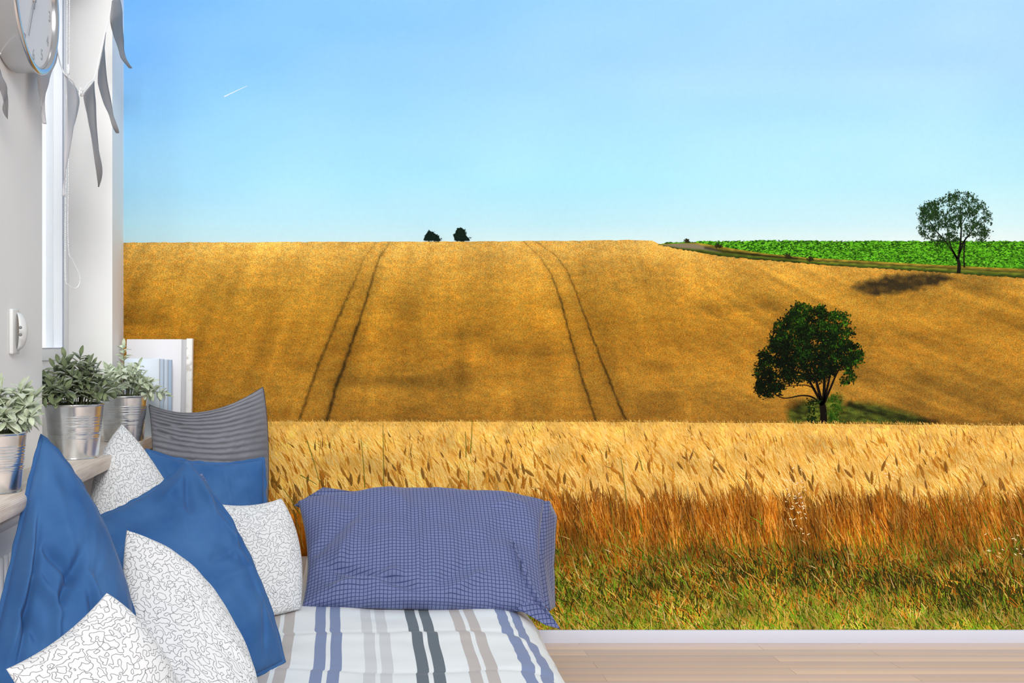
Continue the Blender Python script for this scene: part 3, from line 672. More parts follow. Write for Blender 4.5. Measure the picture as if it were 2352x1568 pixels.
def quad_edge(a, mid, b, t):
    c = mid * 2 - (a + b) * .5                # curve through the given mid point
    return a * (1 - t) ** 2 + c * 2 * t * (1 - t) + b * t * t
def cushion(name, label, cor, mids, T, material, n=72, wr=.006, folds=(), channels=0, expo=.5, seed=0, flange=0, piping=0, pip_m=None, Tb=None, size=None, uvoff=(0, 0), cat='cushion', group=None):
    """cor: TL, TR, BR, BL; mids: top, right, bottom, left mid points (px, py, Y) or None; T: half thickness"""
    A = [P(*c) for c in cor]; TL, TR, BR, BL = A
    Mi = []
    for k, (a, b) in enumerate(((TL, TR), (TR, BR), (BL, BR), (TL, BL))):
        Mi.append(P(*mids[k]) if mids and mids[k] else (a + b) / 2)
    nrm = (TR - BL).cross(TL - BR).normalized()
    if nrm.dot(Vector((0, 0, H)) - (TL + BR) / 2) < 0: nrm = -nrm
    W = ((TR - TL).length + (BR - BL).length) / 2; Hh = ((TL - BL).length + (TR - BR).length) / 2
    if size: W, Hh = size
    Tb = T * .75 if Tb is None else Tb
    def S(u, v):                              # u right, v down, 0..1
        top = quad_edge(TL, Mi[0], TR, u); bot = quad_edge(BL, Mi[2], BR, u)
        lf = quad_edge(TL, Mi[3], BL, v); rg = quad_edge(TR, Mi[1], BR, v)
        return top * (1 - v) + bot * v + lf * (1 - u) + rg * u - (TL * (1 - u) * (1 - v) + TR * u * (1 - v) + BL * (1 - u) * v + BR * u * v)
    V = []; UV = []; Fc = []; front = {}; back = {}
    G = np.zeros((n + 1, n + 1, 3))           # smooth shape, for cloth lengths measured along the surface
    for j in range(n + 1):
        for i in range(n + 1):
            u = .25 - .25 * math.cos(math.pi * i / n) + .5 * i / n; v = .25 - .25 * math.cos(math.pi * j / n) + .5 * j / n
            G[j, i] = S(u, v) + nrm * T * max(0, 1 - (2 * u - 1) ** 2) ** expo * max(0, 1 - (2 * v - 1) ** 2) ** expo
    du = np.concatenate([np.zeros((n + 1, 1)), np.cumsum(np.linalg.norm(np.diff(G, axis=1), axis=2), 1)], 1); du -= du[:, n // 2:n // 2 + 1]
    dvv = np.concatenate([np.zeros((1, n + 1)), np.cumsum(np.linalg.norm(np.diff(G, axis=0), axis=2), 0)], 0); dvv -= dvv[n // 2:n // 2 + 1, :]
    for side in (0, 1):
        for j in range(n + 1):
            for i in range(n + 1):
                if side and (i in (0, n) or j in (0, n)): back[i, j] = front[i, j]; continue
                # denser rings near the rim
                u = .5 - .5 * math.cos(math.pi * i / n); v = .5 - .5 * math.cos(math.pi * j / n)
                u = .5 * u + .5 * i / n; v = .5 * v + .5 * j / n
                uu, vv = 2 * u - 1, 2 * v - 1
                pf = max(0, (1 - uu * uu)) ** expo * max(0, (1 - vv * vv)) ** expo
                p = S(u, v); o = pf * (T if side == 0 else -Tb)
                sx, sy = u * W, v * Hh
                if side == 0:
                    edge_w = min(1, pf * 1.7)
                    ang = math.atan2(vv, uu); rad = math.hypot(uu, vv)
                    o += wr * edge_w * (mn.noise(Vector((sx * 7, sy * 7, seed))) * 1.2 + .5 * mn.noise(Vector((sx * 19, sy * 15, seed + 3))))
                    o += wr * .8 * edge_w * rad * mn.noise(Vector((math.cos(ang) * 4, math.sin(ang) * 4, seed + rad * .8)))
                    for (u0, v0, u1, v1, am, wd_) in folds:
                        L2 = (u1 - u0) ** 2 + (v1 - v0) ** 2; t = max(0, min(1, ((u - u0) * (u1 - u0) + (v - v0) * (v1 - v0)) / L2))
                        d = math.hypot(u - u0 - t * (u1 - u0), v - v0 - t * (v1 - v0))
                        o += am * math.exp(-(d / wd_) ** 2) * (1 - (2 * t - 1) ** 4 * .8) * edge_w
                    if channels:
                        q = (v * channels + .25 * mn.noise(Vector((u * 3, v * 6, seed)))) % 1
                        o += .013 * (abs(math.sin(math.pi * q)) ** .5 - .6) * min(1, pf * 2 + .15)
                        o += .0045 * mn.noise(Vector((sx * 45 + sy * 12, sy * 10, seed + 9))) * min(1, pf * 2)
                V.append(p + nrm * o); UV.append((du[j, i] + uvoff[0] + 1, dvv[j, i] + uvoff[1] + 1))
                (back if side else front)[i, j] = len(V) - 1
    for j in range(n):
        for i in range(n):
            Fc.append((front[i, j], front[i, j + 1], front[i + 1, j + 1], front[i + 1, j]))
            Fc.append((back[i, j], back[i + 1, j], back[i + 1, j + 1], back[i, j + 1]))
    base = (BL + BR) / 2
    root = tag(empty(name, base), label, cat, group)
    mesh('cushion_cover' if cat == 'cushion' else 'pillowcase', V, Fc, material, root, True, UV)
    rim = [S(i / 40, 0) for i in range(40)] + [S(1, j / 40) for j in range(40)] + [S(1 - i / 40, 1) for i in range(40)] + [S(0, 1 - j / 40) for j in range(40)]
    cen = sum(A, Vector()) / 4
    if flange:
        FV = []; FF = []; FU = []; kn = len(rim); th = .0022
        for i, p in enumerate(rim):
            out = (p - cen); out -= nrm * out.dot(nrm); out.normalize()
            tn = (rim[(i + 1) % kn] - rim[i - 1]); side = tn.cross(nrm).normalized()
            if side.dot(out) < 0: side = -side
            side = (side + out * .35).normalized()
            wv = nrm * (.006 * mn.noise(Vector((i * .35, seed, 1)))) + side * (.004 * mn.noise(Vector((i * .3, seed, 7))))
            for (a, b) in ((-.006, th), (flange, th * .6), (flange, -th * .6), (-.006, -th)):
                FV.append(p + side * a + nrm * b + (wv if a > 0 else Vector())); FU.append((i * .01, a))
        for i in range(kn):
            for k in range(4):
                a = i * 4 + k; b = i * 4 + (k + 1) % 4; c = ((i + 1) % kn) * 4 + (k + 1) % 4; d = ((i + 1) % kn) * 4 + k
                FF.append((a, b, c, d))
        mesh('flange', FV, FF, material, root, True, FU)
    if piping:
        V2, F2 = tube_data(rim, piping, 8, True)
        mesh('piping', V2, F2, pip_m or material, root, True, [(0.001 * i, 0) for i in range(len(V2))])
    return root

m_pipe = mat('dark grey piping', (70, 71, 78), .7)
# grey quilted, at the back against the mural
cushion('cushion', 'slate grey channel-quilted cushion, tallest, standing at the back below the white board',
        [(342, 930, 3.98), (604, 889, 4.00), (606, 1310, 3.82), (352, 1320, 3.80)], [(470, 946, 3.96), (616, 1060, 3.93), None, (352, 1050, 3.90)],
        .075, m_grey, n=230, wr=.008, channels=25, seed=3, piping=.0028, pip_m=m_pipe, Tb=.03, expo=.42,
        folds=((.02, .27, .30, .20, -.012, .02), (.03, .30, .22, .35, -.012, .02)))
# blue, second row
cushion('cushion', 'blue linen cushion lying upright in front of the grey quilted one', 
        [(338, 1034, 3.66), (604, 1054, 3.70), (606, 1330, 3.58), (372, 1340, 3.54)], [(470, 1066, 3.70), (607, 1190, 3.66), None, None],
        .085, m_blue, wr=.009, seed=5, flange=.009, Tb=.05, expo=.42, folds=((.55, .02, .45, .5, -.009, .03), (.8, .02, .95, .5, -.008, .03), (.3, .02, .4, .4, .011, .04), (.66, .02, .72, .45, .007, .02), (.1, .1, .3, .35, -.008, .03)))
# scribble-patterned, standing on its corner by the sill
cushion('cushion', 'white cushion with grey scribbles, corner pointing up beside the sill and middle plant pot',
        [(280, 974, 3.50), (432, 1205, 3.44), (330, 1370, 3.18), (204, 1180, 3.30)], [(356, 1075, 3.48), None, None, (226, 1062, 3.42)],
        .072, m_sq, wr=.003, seed=8, Tb=.035, expo=.45)
# check pillow whose edge peeps out
cushion('cushion', 'checked navy cushion of which only a thin edge shows behind the big blue cushion',
        [(395, 1120, 3.36), (464, 1087, 3.40), (560, 1300, 3.22), (430, 1320, 3.20)], [None, (500, 1160, 3.34), None, None],
        .022, m_chk, wr=.002, seed=9, Tb=.02)
# scribble-patterned, right
cushion('cushion', 'white cushion with grey scribbles leaning between big blue cushion and checked pillow',
        [(470, 1150, 3.52), (646, 1144, 3.60), (690, 1398, 3.44), (480, 1430, 3.36)], [(560, 1162, 3.56), (688, 1255, 3.54), (600, 1418, 3.38), None],
        .075, m_sq, wr=.003, seed=12, Tb=.045, expo=.45, uvoff=(.3, .1))
# big blue, centre
cushion('cushion', 'big blue linen cushion in the centre, its corner reaching onto the striped duvet',
        [(150, 1215, 2.98), (428, 1062, 3.20), (650, 1518, 2.97), (395, 1640, 2.60)], [(318, 1148, 3.12), (562, 1262, 3.08), None, None],
        .085, m_blue, n=110, wr=.012, seed=17, flange=.009, Tb=.05, expo=.45,
        folds=((.95, .08, .80, .35, .018, .03), (.88, .05, .66, .24, -.016, .025), (.97, .02, .55, .10, .016, .03), (.97, .35, .80, .55, .015, .03), (.95, .5, .6, .50, -.014, .022), (.93, .62, .55, .60, .011, .025), (.94, .2, .95, .9, -.012, .018), (.9, .75, .8, .95, -.011, .02), (.85, .3, .9, .8, .012, .02)))
# scribble, front middle
cushion('cushion', 'white cushion with grey scribbles, corner up, in front of the big centre blue cushion',
        [(291, 1217, 2.80), (520, 1420, 2.78), (600, 1720, 2.46), (360, 1700, 2.42)], [(428, 1296, 2.82), (585, 1560, 2.66), None, (290, 1440, 2.66)],
        .075, m_sq, n=90, wr=.009, seed=21, Tb=.04, expo=.5, uvoff=(.1, .4))
# big blue, left
cushion('cushion', 'big blue linen cushion at the far left leaning on the window sill',
        [(97, 1004, 2.60), (306, 1430, 2.62), (230, 1690, 2.30), (-30, 1560, 2.34)], [(226, 1190, 2.62), None, None, (36, 1270, 2.46)],
        .09, m_blue, n=120, wr=.014, seed=26, flange=.010, Tb=.05, expo=.5,
        folds=((.03, .1, .10, .98, .022, .03), (.03, .2, .20, .98, -.020, .025), (.45, .42, .92, .62, .024, .028), (.40, .32, .30, .7, -.024, .035), (.5, .50, .95, .74, -.022, .028), (.25, .55, .5, .95, .020, .035), (.12, .45, .40, .50, -.024, .028), (.1, .58, .35, .66, .020, .025), (.05, .72, .3, .80, -.018, .03)))
# scribble, front left
cushion('cushion', 'white cushion with grey scribbles in the bottom left corner, nearest of all',
        [(14, 1536, 2.10), (245, 1361, 2.28), (440, 1640, 2.26), (180, 1800, 2.04)], [(140, 1462, 2.20), (352, 1468, 2.30), None, None],
        .065, m_sq, n=90, wr=.008, seed=31, Tb=.035, expo=.5, uvoff=(.5, .2))
# long check pillow
pl = cushion('pillow', 'long blue pillow with navy grid check lying against the mural wall', 
        [(684, 1152, 3.92), (1250, 1150, 3.92), (1256, 1404, 3.50), (694, 1392, 3.50)], [(960, 1130, 3.96), (1238, 1280, 3.70), (970, 1394, 3.46), (706, 1275, 3.70)],
        .085, m_chk, n=150, wr=.014, seed=36, Tb=.05, expo=.32, cat='pillow', size=(.93, .41),
        folds=((.08, .72, .50, .93, -.022, .03), (.10, .92, .42, .80, .020, .03), (.5, .2, .48, .92, .010, .015), (.22, .25, .03, .62, -.020, .04), (.25, .3, .12, .75, .016, .03), (.60, .97, .76, .78, .018, .03), (.55, .9, .70, .70, -.012, .03), (.80, .2, .93, .10, .012, .03), (.86, .35, .72, .6, -.012, .04), (.35, .12, .36, .5, -.008, .03)))
# its open ends: the back panel edge above and the hanging corner at the right
def panel(name, outline, parent, material, bulge=.006):
    pts = [P(*p) for p in outline]; c = sum(pts, Vector()) / len(pts)
    V = [c] + pts; Fc = [(0, 1 + i, 1 + (i + 1) % len(pts)) for i in range(len(pts))]
    me = bpy.data.meshes.new(name); bm = bmesh.new(); vv = [bm.verts.new(v) for v in V]
    for f in Fc: bm.faces.new([vv[k] for k in f])
    bmesh.ops.subdivide_edges(bm, edges=bm.edges[:], cuts=5, use_grid_fill=True)
    bmesh.ops.recalc_face_normals(bm, faces=bm.faces[:])
    for v in bm.verts: v.co += Vector((0, 1, 0)) * bulge * mn.noise(v.co * 14)
    ul = bm.loops.layers.uv.new('UVMap')
    for f in bm.faces:
        for l in f.loops: l[ul].uv = (l.vert.co.x * 1.04, -l.vert.co.z * 1.08)
    bm.to_mesh(me); bm.free(); o = link(name, me, material, parent)
    me.polygons.foreach_set('use_smooth', [True] * len(me.polygons))
    s = o.modifiers.new('thick', 'SOLIDIFY'); s.thickness = .003; s.offset = 0
    return o
panel('back_flap', [(675, 1160, 3.93), (742, 1119, 3.97), (765, 1127, 3.97), (830, 1128, 3.98), (940, 1131, 3.98), (1060, 1133, 3.98), (1112, 1142, 3.97), (1150, 1150, 3.95), (1150, 1180, 3.95), (720, 1180, 3.93)], pl, m_chk)
panel('side_gusset', [(1168, 1240, 3.76), (1236, 1151, 3.90), (1262, 1150, 3.93), (1279, 1186, 3.98), (1272, 1300, 3.94), (1276, 1392, 3.84), (1262, 1402, 3.68), (1215, 1340, 3.66)], pl, m_chk, .012)
panel('hanging_corner', [(1130, 1270, 3.74), (1178, 1240, 3.66), (1198, 1290, 3.56), (1222, 1345, 3.50), (1252, 1392, 3.46), (1286, 1443, 3.43), (1252, 1434, 3.43), (1205, 1406, 3.44), (1130, 1392, 3.56)], pl, m_chk, .008)

# ------------------------------------------------------------ radiator under the sill
rad = tag(empty('radiator', (-.9, 2.6, .2)), 'white panel radiator with vertical ribs below the sill at left edge', 'radiator')
boxes('radiator_panel', [(-.905, -.872, 1.5, 3.05, .16, SZ - .10)], m_white, rad, .006)
rb = [(-.872, -.862, 1.53 + .035 * k, 1.553 + .035 * k, .19, SZ - .16) for k in range(43)]
boxes('ribs', rb, m_white, rad, .004, 1)
boxes('top_grille', [(-.945, -.862, 1.49, 3.06, SZ - .10, SZ - .075)], m_white, rad, .006)
for yb in (1.7, 2.8): boxes('wall_bracket', [(-.957, -.9, yb, yb + .04, .2, .7)], m_white, rad)

# ------------------------------------------------------------ plants in zinc pots
m_zinc = mat('galvanised zinc', (206, 208, 210), .24, 1.0)
vary(m_zinc, (205, 209, 212), (232, 236, 238), 26, 4, lo=.3, hi=.7)
m_soil = mat('dark potting soil', (46, 38, 32), .95)
m_stem = mat('plant stem', (92, 100, 66), .7)
def leafmat(name, a, b):
    m = mat(name, a, .6, sheen=.4); vary(m, a, b, 30, 3, coord='Object', lo=.3, hi=.7)
    BS(m).inputs['Subsurface Weight'].default_value = 0
    return m
m_leafd = leafmat('dark sage leaf', (78, 94, 62), (134, 146, 106))
m_leafl = leafmat('pale sage leaf', (146, 164, 122), (222, 230, 208))
def leaf(V, Fc, base, dr, nm, ln, wd_, curl):
    dr = dr.normalized(); sd_ = dr.cross(nm)
    if sd_.length < 1e-4: sd_ = dr.cross(Vector((1, 0, 0)))
    sd_.normalize(); up = sd_.cross(dr); b = len(V); pr = [(0, .10), (.18, .62), (.42, 1), (.68, .86), (.88, .48), (1, .05)]
    for t, k in pr:
        c = base + dr * ln * t + up * (-curl * ln * t * t)
        V.append(c - sd_ * wd_ * k * .5 + up * wd_ * .16 * k); V.append(c); V.append(c + sd_ * wd_ * k * .5 + up * wd_ * .16 * k)
    for i in range(len(pr) - 1):
        a = b + i * 3; Fc.append((a, a + 1, a + 4, a + 3)); Fc.append((a + 1, a + 2, a + 5, a + 4))
def plant(label, x, y, rt, rb_, h, lm, spread, tall, seed, nst=34, lsz=.036, extra=(), group=None):
    root = tag(empty('potted_plant', (x, y, SZ)), label, 'potted plant', group)
    prof = [(0, .002), (rb_ - .002, .002), (rb_, .0), (rb_ + .0015, .004)]
    k = 60
    for i in range(1, k):
        t = i / k; r_ = rb_ + (rt - rb_) * t; s = 0
        if .38 < t < .46 or .50 < t < .66 or .70 < t < .80: s = .0016 * math.sin(t * 2 * math.pi * 26)
        prof.append((r_ + s, h * t))
    prof += [(rt, h), (rt + .003, h + .001), (rt + .0035, h + .004), (rt + .001, h + .006), (rt - .002, h + .004), (rt - .003, h - .02), (rt - .006, h - .03)]
    lathe('pot', prof, (x, y, SZ), m_zinc, root, 72)
    lathe('soil', [(rt - .005, h - .022), (rt * .5, h - .014), (.0, h - .012)], (x, y, SZ), m_soil, root, 32)
    r = random.Random(seed); V = []; Fc = []; SV = []; SF = []
    top = Vector((x, y, SZ + h - .015)); stems = []
    for i in range(nst):
        a = r.uniform(0, 2 * math.pi); rr = math.sqrt(r.random())
        b0 = top + Vector((math.cos(a), math.sin(a), 0)) * rt * .65 * rr
        tip = top + Vector((math.cos(a) * spread * rr, math.sin(a) * spread * rr * .85, tall * (1 - .62 * rr * rr) * r.uniform(.65, 1.05)))
        stems.append((b0, tip))
    for (ex, ey, ez) in extra: stems.append((top, top + Vector((ex, ey, ez))))
    for b0, tip in stems:
        if tip.x < WX + .03 and y < WY0: tip.x = WX + .03
        mid = (b0 + tip) / 2 + Vector((0, 0, .02)); pts = spline([b0, mid, tip], 6)
        tube_data(pts, [.0018 - .001 * q / len(pts) for q in range(len(pts))], 5, False, SV, SF)
        ln_tot = (tip - b0).length; nn = max(3, int(ln_tot / .019))
        for q in range(nn):
            t = .22 + .78 * (q + .5) / nn; idx = min(len(pts) - 2, int(t * (len(pts) - 1))); p = pts[idx].lerp(pts[idx + 1], t * (len(pts) - 1) - idx)
            ax = (pts[idx + 1] - pts[idx]).normalized(); an = q * 1.57 + r.uniform(-.4, .4); s = ax.orthogonal().normalized(); w_ = ax.cross(s)
            for sg in (0, math.pi):
                d = ax * r.uniform(.25, .8) + (s * math.cos(an + sg) + w_ * math.sin(an + sg))
                L_ = lsz * r.uniform(.7, 1.2) * (1 if q < nn - 1 else .85)
                e_ = p + d.normalized() * L_
                if y < WY0 and e_.x < WX + .004: continue
                leaf(V, Fc, p, d, Vector((r.uniform(-.3, .3), r.uniform(-.6, 0), 1)), L_, L_ * r.uniform(.40, .52), r.uniform(0, .35))
        leaf(V, Fc, tip, (tip - mid), Vector((0, -.5, 1)), lsz * .9, lsz * .4, .1)
    mesh('stems', SV, SF, m_stem, root, True)
    fo = mesh('foliage', V, Fc, lm, root, True)
    s_ = fo.modifiers.new('thick', 'SOLIDIFY'); s_.thickness = .0005
    return root
plant('pale sage plant in small zinc pot at far left edge of sill', -.878, 2.56, .070, .058, .142, m_leafl, .125, .16, 51, 30, .044)
plant('dark sage plant in ribbed zinc pot, middle of the three on the sill', -.895, 3.33, .092, .075, .168, m_leafd,   .160, .155, 52, 58, .040, [(-.03, 0, .165), (.02, 0, .17)])
plant('pale sage plant in ribbed zinc pot, farthest, beside the pale blue books', -.868, 3.92, .088, .073, .165, m_leafl, .135, .14, 53, 36, .037, [(.0, 0, .20), (.15, -.02, .03), (.155, 0, .02)])

# ------------------------------------------------------------ white board and pale blue books
brd = tag(empty('picture_frame', (-.8, 4.24, SZ)), 'blank white framed board leaning on the mural behind the books', 'picture frame')
m_board = mat('white board', (236, 236, 240), .7)
m_dist = mat('worn white frame', (228, 226, 222), .7); vary(m_dist, (205, 200, 192), (238, 237, 234), 45, 6, lo=.32, hi=.42)
def lean_box(name, x0, x1, z0, z1, y0, y1, m_, parent, lean=.0):
    o = boxes(name, [(x0, x1, y0, y1, z0, z1)], m_, parent, .0015, 1)
    for v in o.data.vertices: v.co.y += (v.co.z - SZ) * lean
    return o
bx0, bx1 = P(286, 780, 4.22).x, P(440, 780, 4.22).x; bz = P(440, 777, 4.22).z
lean_box('board', bx0 + .004, bx1 - .044, SZ + .004, bz - .003, 4.207, 4.24, m_board, brd, .09)
m_grv = mat('groove shade', (196, 196, 200), .7)  # groove's shadow put into the colour as a grey tone
lean_box('groove', bx1 - .044, bx1 - .024, SZ + .004, bz - .004, 4.216, 4.24, m_grv, brd, .09)
lean_box('frame_side', bx1 - .024, bx1, SZ, bz, 4.206, 4.245, m_dist, brd, .09)
bl_cols = [(214, 225, 236), (186, 204, 222), (200, 214, 228), (172, 192, 214)]
m_paper = mat('page edges', (232, 234, 236), .8)
for k in range(4):
    y0 = 4.085 + .024 * k; xr = -.770 + .012 * k; xl = xr - .135; zt = P(360, 823, 4.12).z - .002 * k
    mc = mat('pale blue book cloth', bl_cols[k], .6)
    bk = tag(empty('book', ((xl + xr) / 2, y0 + .01, SZ)),
             ['foremost pale blue book standing behind the far plant pot', 'second pale blue book, just behind the foremost one',
              'third pale blue book, between the second and the one nearest the board', 'rearmost pale blue book, nearest the white board'][k], 'book', 'pale blue books beside the far plant')
    lean_box('cover', xl, xr, SZ, zt, y0, y0 + .003, mc, bk, .03); lean_box('cover', xl, xr, SZ, zt, y0 + .017, y0 + .020, mc, bk, .03)
    o = boxes('spine', [(xr - .004, xr + .002, y0, y0 + .020, SZ, zt)], mc, bk, .0019, 2)
    for v in o.data.vertices: v.co.y += (v.co.z - SZ) * .03
    lean_box('pages', xl + .004, xr - .005, SZ + .003, zt - .004, y0 + .0032, y0 + .0168, m_paper, bk, .03)

# ------------------------------------------------------------ clock
m_chrome = mat('brushed steel rim', (198, 198, 200), .22, 1.0)
m_face = mat('clock face', (226, 227, 230), .5); m_num = mat('pale grey numerals', (178, 179, 184), .6); m_hand = mat('grey clock hand', (140, 141, 146), .5)
XF = -.877; cy_, cz_, cr_ = 2.885, H + .877 * 1.083, .200
ck = tag(empty('wall_clock', (WX, cy_, cz_)), 'round wall clock with deep steel rim and pale face at top left', 'clock')
def lathe_x(name, prof, m_, parent, n=96):        # profile (radius, x)
    V = []; Fc = []
    for (r_, x_) in prof:
        for j in range(n):
            a = 2 * math.pi * j / n; V.append((x_, cy_ + r_ * math.cos(a), cz_ + r_ * math.sin(a)))
    for i in range(len(prof) - 1):
        for j in range(n): Fc.append((i * n + j, i * n + (j + 1) % n, (i + 1) * n + (j + 1) % n, (i + 1) * n + j))
    return mesh(name, V, Fc, m_, parent, True)
lathe_x('rim', [(cr_ - .035, WX + .001), (cr_ - .008, WX + .001), (cr_ - .004, WX + .01), (cr_ - .002, XF - .016), (cr_, XF - .01), (cr_ + .002, XF - .006), (cr_ + .001, XF), (cr_ - .003, XF + .004), (cr_ - .008, XF + .0055), (cr_ - .013, XF + .004), (cr_ - .017, XF), (cr_ - .019, XF - .006), (cr_ - .020, XF - .013)], m_chrome, ck)
lathe_x('face', [(cr_ - .019, XF - .012), (0, XF - .012)], m_face, ck)
def glyph(txt, size, m_, parent, y, z, x):
    cu = bpy.data.curves.new('numeral', 'FONT'); cu.body = txt; cu.size = size; cu.extrude = .0004; cu.align_x = 'CENTER'; cu.align_y = 'CENTER'
    ob = bpy.data.objects.new('tmp', cu); C.objects.link(ob)
    me = bpy.data.meshes.new_from_object(ob.evaluated_get(bpy.context.evaluated_depsgraph_get()))
    bpy.data.objects.remove(ob)
    for v in me.vertices: a, b, c = v.co; v.co = (x + c, y + a, z + b)
    me.name = 'numeral'; return link('numeral', me, m_, parent)
for h_ in range(1, 13):
    a = math.radians(90 - 30 * h_); rr = cr_ - .048
    glyph(str(h_), .044, m_num, ck, cy_ + rr * math.cos(a), cz_ + rr * math.sin(a), XF - .0112)
def hand(ang, ln, wd_, x):
    a = math.radians(90 - ang); d = Vector((0, math.cos(a), math.sin(a))); s = Vector((0, -d.z, d.y)); c = Vector((x, cy_, cz_)); ex = Vector((.0008, 0, 0))
    q = [c - d * .03 - s * wd_, c - d * .03 + s * wd_, c + d * ln + s * wd_ * .5, c + d * ln - s * wd_ * .5]
    V = [p - ex for p in q] + [p + ex for p in q]
    mesh('hand', V, [(0, 1, 2, 3), (7, 6, 5, 4), (0, 4, 5, 1), (1, 5, 6, 2), (2, 6, 7, 3), (3, 7, 4, 0)], m_hand, ck)
hand(205, .125, .0022, XF - .008); hand(20, .08, .003, XF - .0065)
lathe_x('hub', [(.007, XF - .012), (.007, XF - .0045), (0, XF - .004)], m_chrome, ck, 20)

# ------------------------------------------------------------ bunting on a white string
bun = tag(empty('bunting', (-.86, 3.25, 1.9)), 'grey pennant bunting on a white string across the window', 'bunting')
m_str = mat('white cotton string', (246, 246, 248), .8); m_flag = mat('grey pennant cloth', (152, 152, 155), .85); m_flag2 = mat('grey sheer pennant', (196, 197, 203), .85)
BXp = -.86
def bp(px, py, dx=0): return PX(px, py, BXp + dx)
sp_ = [(146, 166), (158, 180), (167, 187), (176, 206), (184, 212), (193, 206), (203, 192), (215, 182), (222, 160), (230, 125), (240, 80), (250, 42), (256, 4), (261, -60)]
tube('string', spline([bp(122, 60, -.07), bp(129, 96, -.065), bp(136, 136, -.05)] + [bp(*p) for p in sp_], 6), .0019, m_str, bun)
tube('string', spline([bp(-46, 130, -.06), bp(-24, 138, -.06), bp(-6, 132, -.06), bp(-2, 126, -.07), bp(2, 122, -.088)], 6), .0019, m_str, bun)
kn = [bp(184, 212) + Vector((.004, 0, 0)) + Vector((.004 * math.sin(i * 2.4), .010 * math.cos(i * 1.7), .010 * math.sin(i * 1.1))) for i in range(14)]
tube('knot', spline(kn + [bp(179, 236)], 4), .0026, m_str, bun)
def pennant(lft, rgt, m_, dx=0, seed=0, lab=None):
    """lft and rgt: matching lists of pixels down the two edges"""
    a = spline([bp(*p, dx) for p in lft], 6); b = spline([bp(*p, dx) for p in rgt], 6); n = min(len(a), len(b)); V = []; Fc = []; k = 7
    for i in range(n):
        for j in range(k):
            t = j / (k - 1); p = a[i].lerp(b[i], t); wv = math.sin(t * math.pi) * .012 * math.sin(i * .22 + seed) + .01 * math.sin(i * .12 + seed * 2)
            V.append(p + Vector((wv * min(1, i / 6), 0, 0)))
    for i in range(n - 1):
        for j in range(k - 1): q = i * k + j; Fc.append((q, q + 1, q + k + 1, q + k))
    o = mesh('pennant', V, Fc, m_, bun, True); s = o.modifiers.new('thick', 'SOLIDIFY'); s.thickness = .0016
    if lab: o['label'] = lab
    return o
pennant([(256, 2), (250, 44), (262, 80), (277, 112), (284, 134), (300, 156)], [(274, -4), (278, 30), (283, 60), (289, 92), (291, 118), (300, 157)], m_flag, 0, 1)
pennant([(226, 158), (231, 190), (242, 235), (250, 262), (254, 290), (260, 305)], [(243, 74), (246, 110), (250, 180), (256, 235), (257, 275), (261, 306)], m_flag, 0, 2)
pennant([(191, 216), (196, 260), (202, 310), (209, 360), (218, 400), (226, 428)], [(216, 186), (216, 230), (215, 290), (220, 350), (227, 398), (228, 429)], m_flag, 0, 3)
pennant([(147, 172), (148, 220), (151, 290), (153, 340), (155, 400), (156, 450)], [(174, 202), (177, 235), (172, 280), (163, 320), (158, 380), (157, 451)], m_flag2, 0, 4)
pennant([(92, 140), (93, 170), (94, 200), (95, 230), (97, 258), (99, 283)], [(128, 94), (137, 136), (121, 172), (108, 205), (101, 240), (100, 285)], m_flag2, -.055, 5)
pennant([(-40, 130), (-25, 170), (-8, 205), (0, 238), (8, 258), (15, 272)], [(-6, 132), (4, 180), (7, 205), (9, 232), (12, 252), (16, 273)], m_flag, -.05, 6, 'darker pennant at the left edge')

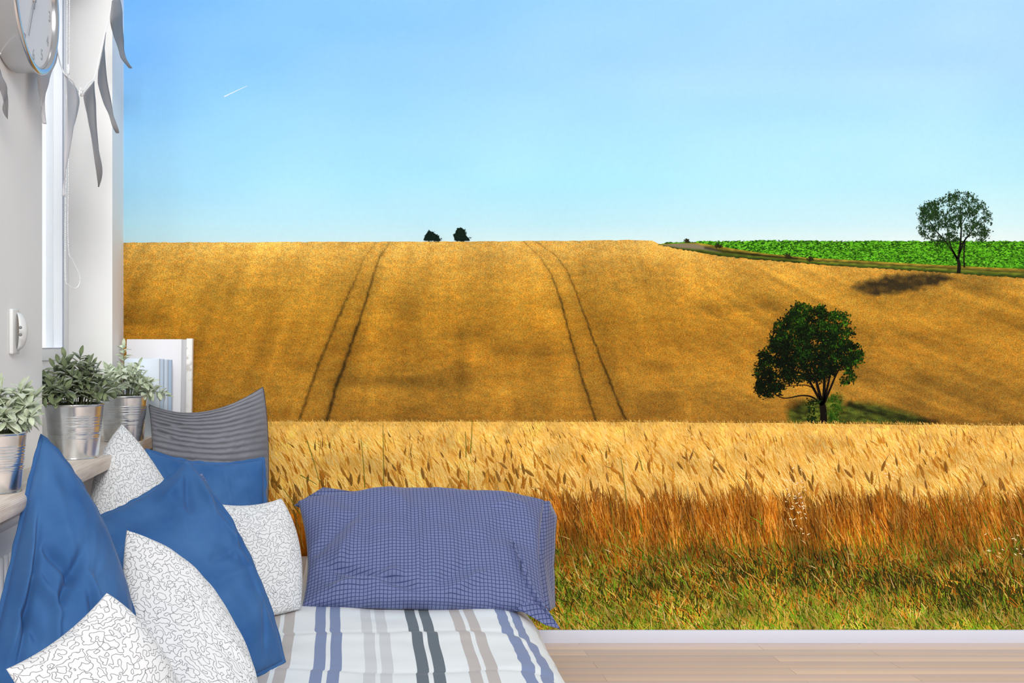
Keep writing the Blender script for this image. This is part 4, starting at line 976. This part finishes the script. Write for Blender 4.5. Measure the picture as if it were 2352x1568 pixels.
# ------------------------------------------------------------ beaded blind cord
cord = tag(empty('blind_cord', (-1.07, 3.95, 1.6)), 'white beaded blind cord hanging in a loop beside the window', 'blind cord')
m_bead = mat('white beads', (250, 250, 252), .4)
def beads(path, parent, name):
    V = []; Fc = []; A = np.array([tuple(p) for p in path]); sl_ = np.concatenate([[0], np.cumsum(np.linalg.norm(np.diff(A, axis=0), axis=1))])
    q_ = np.arange(0, sl_[-1], .0066); pts = [Vector(v) for v in np.stack([np.interp(q_, sl_, A[:, k]) for k in range(3)], -1)]
    for p in pts:
        b = len(V); r_ = .0022
        for (z, k) in ((-1, .0), (-.5, .87), (.5, .87), (1, 0)):
            for j in range(6): V.append(p + Vector((math.cos(j * math.pi / 3) * k * r_, math.sin(j * math.pi / 3) * k * r_, z * r_)))
        for i in range(3):
            for j in range(6): Fc.append((b + i * 6 + j, b + i * 6 + (j + 1) % 6, b + (i + 1) * 6 + (j + 1) % 6, b + (i + 1) * 6 + j))
    tube_data(path[::3] + [path[-1]], .0007, 5, False, V, Fc)
    return mesh(name, V, Fc, m_bead, parent, True)
cx_ = -1.05
cp = [PX(160, -150, cx_), PX(159, 150, cx_), PX(157, 400, cx_), PX(157, 565, cx_), PX(168, 598, cx_), PX(181, 625, cx_), PX(184, 645, cx_), PX(178, 660, cx_), PX(168, 662, cx_), PX(157, 654, cx_), PX(151, 640, cx_), PX(150, 560, cx_), PX(153, 300, cx_), PX(155, -150, cx_)]
beads(spline(cp, 24), cord, 'bead_chain')
tube('connector', [PX(158, 148, cx_), PX(158, 170, cx_)], .0042, m_bead, cord)

# ------------------------------------------------------------ wall fitting
m_fit = mat('white plastic fitting', (222, 223, 222), .35)
fit = tag(empty('wall_handset', (WX, 2.94, 1.24)), 'white oval plastic handset fixed to the wall left of the window', 'handset')
y0, y1 = 2.885, 2.965
boxes('back_plate', [(WX, WX + .012, y0, y0 + .058, H - .028, H + .098)], m_fit, fit, .004)
V = []; Fc = []; n_ = 16
for i in range(n_ + 1):
    t = i / n_; z = H - .018 + .108 * t; b_ = math.sin(math.pi * t) ** .55
    for j in range(9):
        u = j / 8; V.append((WX + .012 + .026 * b_ * math.sin(math.pi * (.12 + .76 * u)) ** .7, y0 + .016 + (y1 - y0 - .022) * (.5 + (u - .5) * (.35 + .65 * b_)), z))
for i in range(n_):
    for j in range(8): q = i * 9 + j; Fc.append((q, q + 1, q + 10, q + 9))
o = mesh('front_shell', V, Fc, m_fit, fit, True); s = o.modifiers.new('thick', 'SOLIDIFY'); s.thickness = .003
m_dot = mat('grey sensor', (120, 122, 124), .3)
for dz in (.026, .046):
    bm = bmesh.new(); bmesh.ops.create_uvsphere(bm, u_segments=12, v_segments=8, radius=.0045)
    for v in bm.verts: v.co = v.co + PX(47, 790 - dz * 2400 / 2.9, WX + .036)
    me = bpy.data.meshes.new('sensor'); bm.to_mesh(me); bm.free(); link('sensor', me, m_dot, fit)
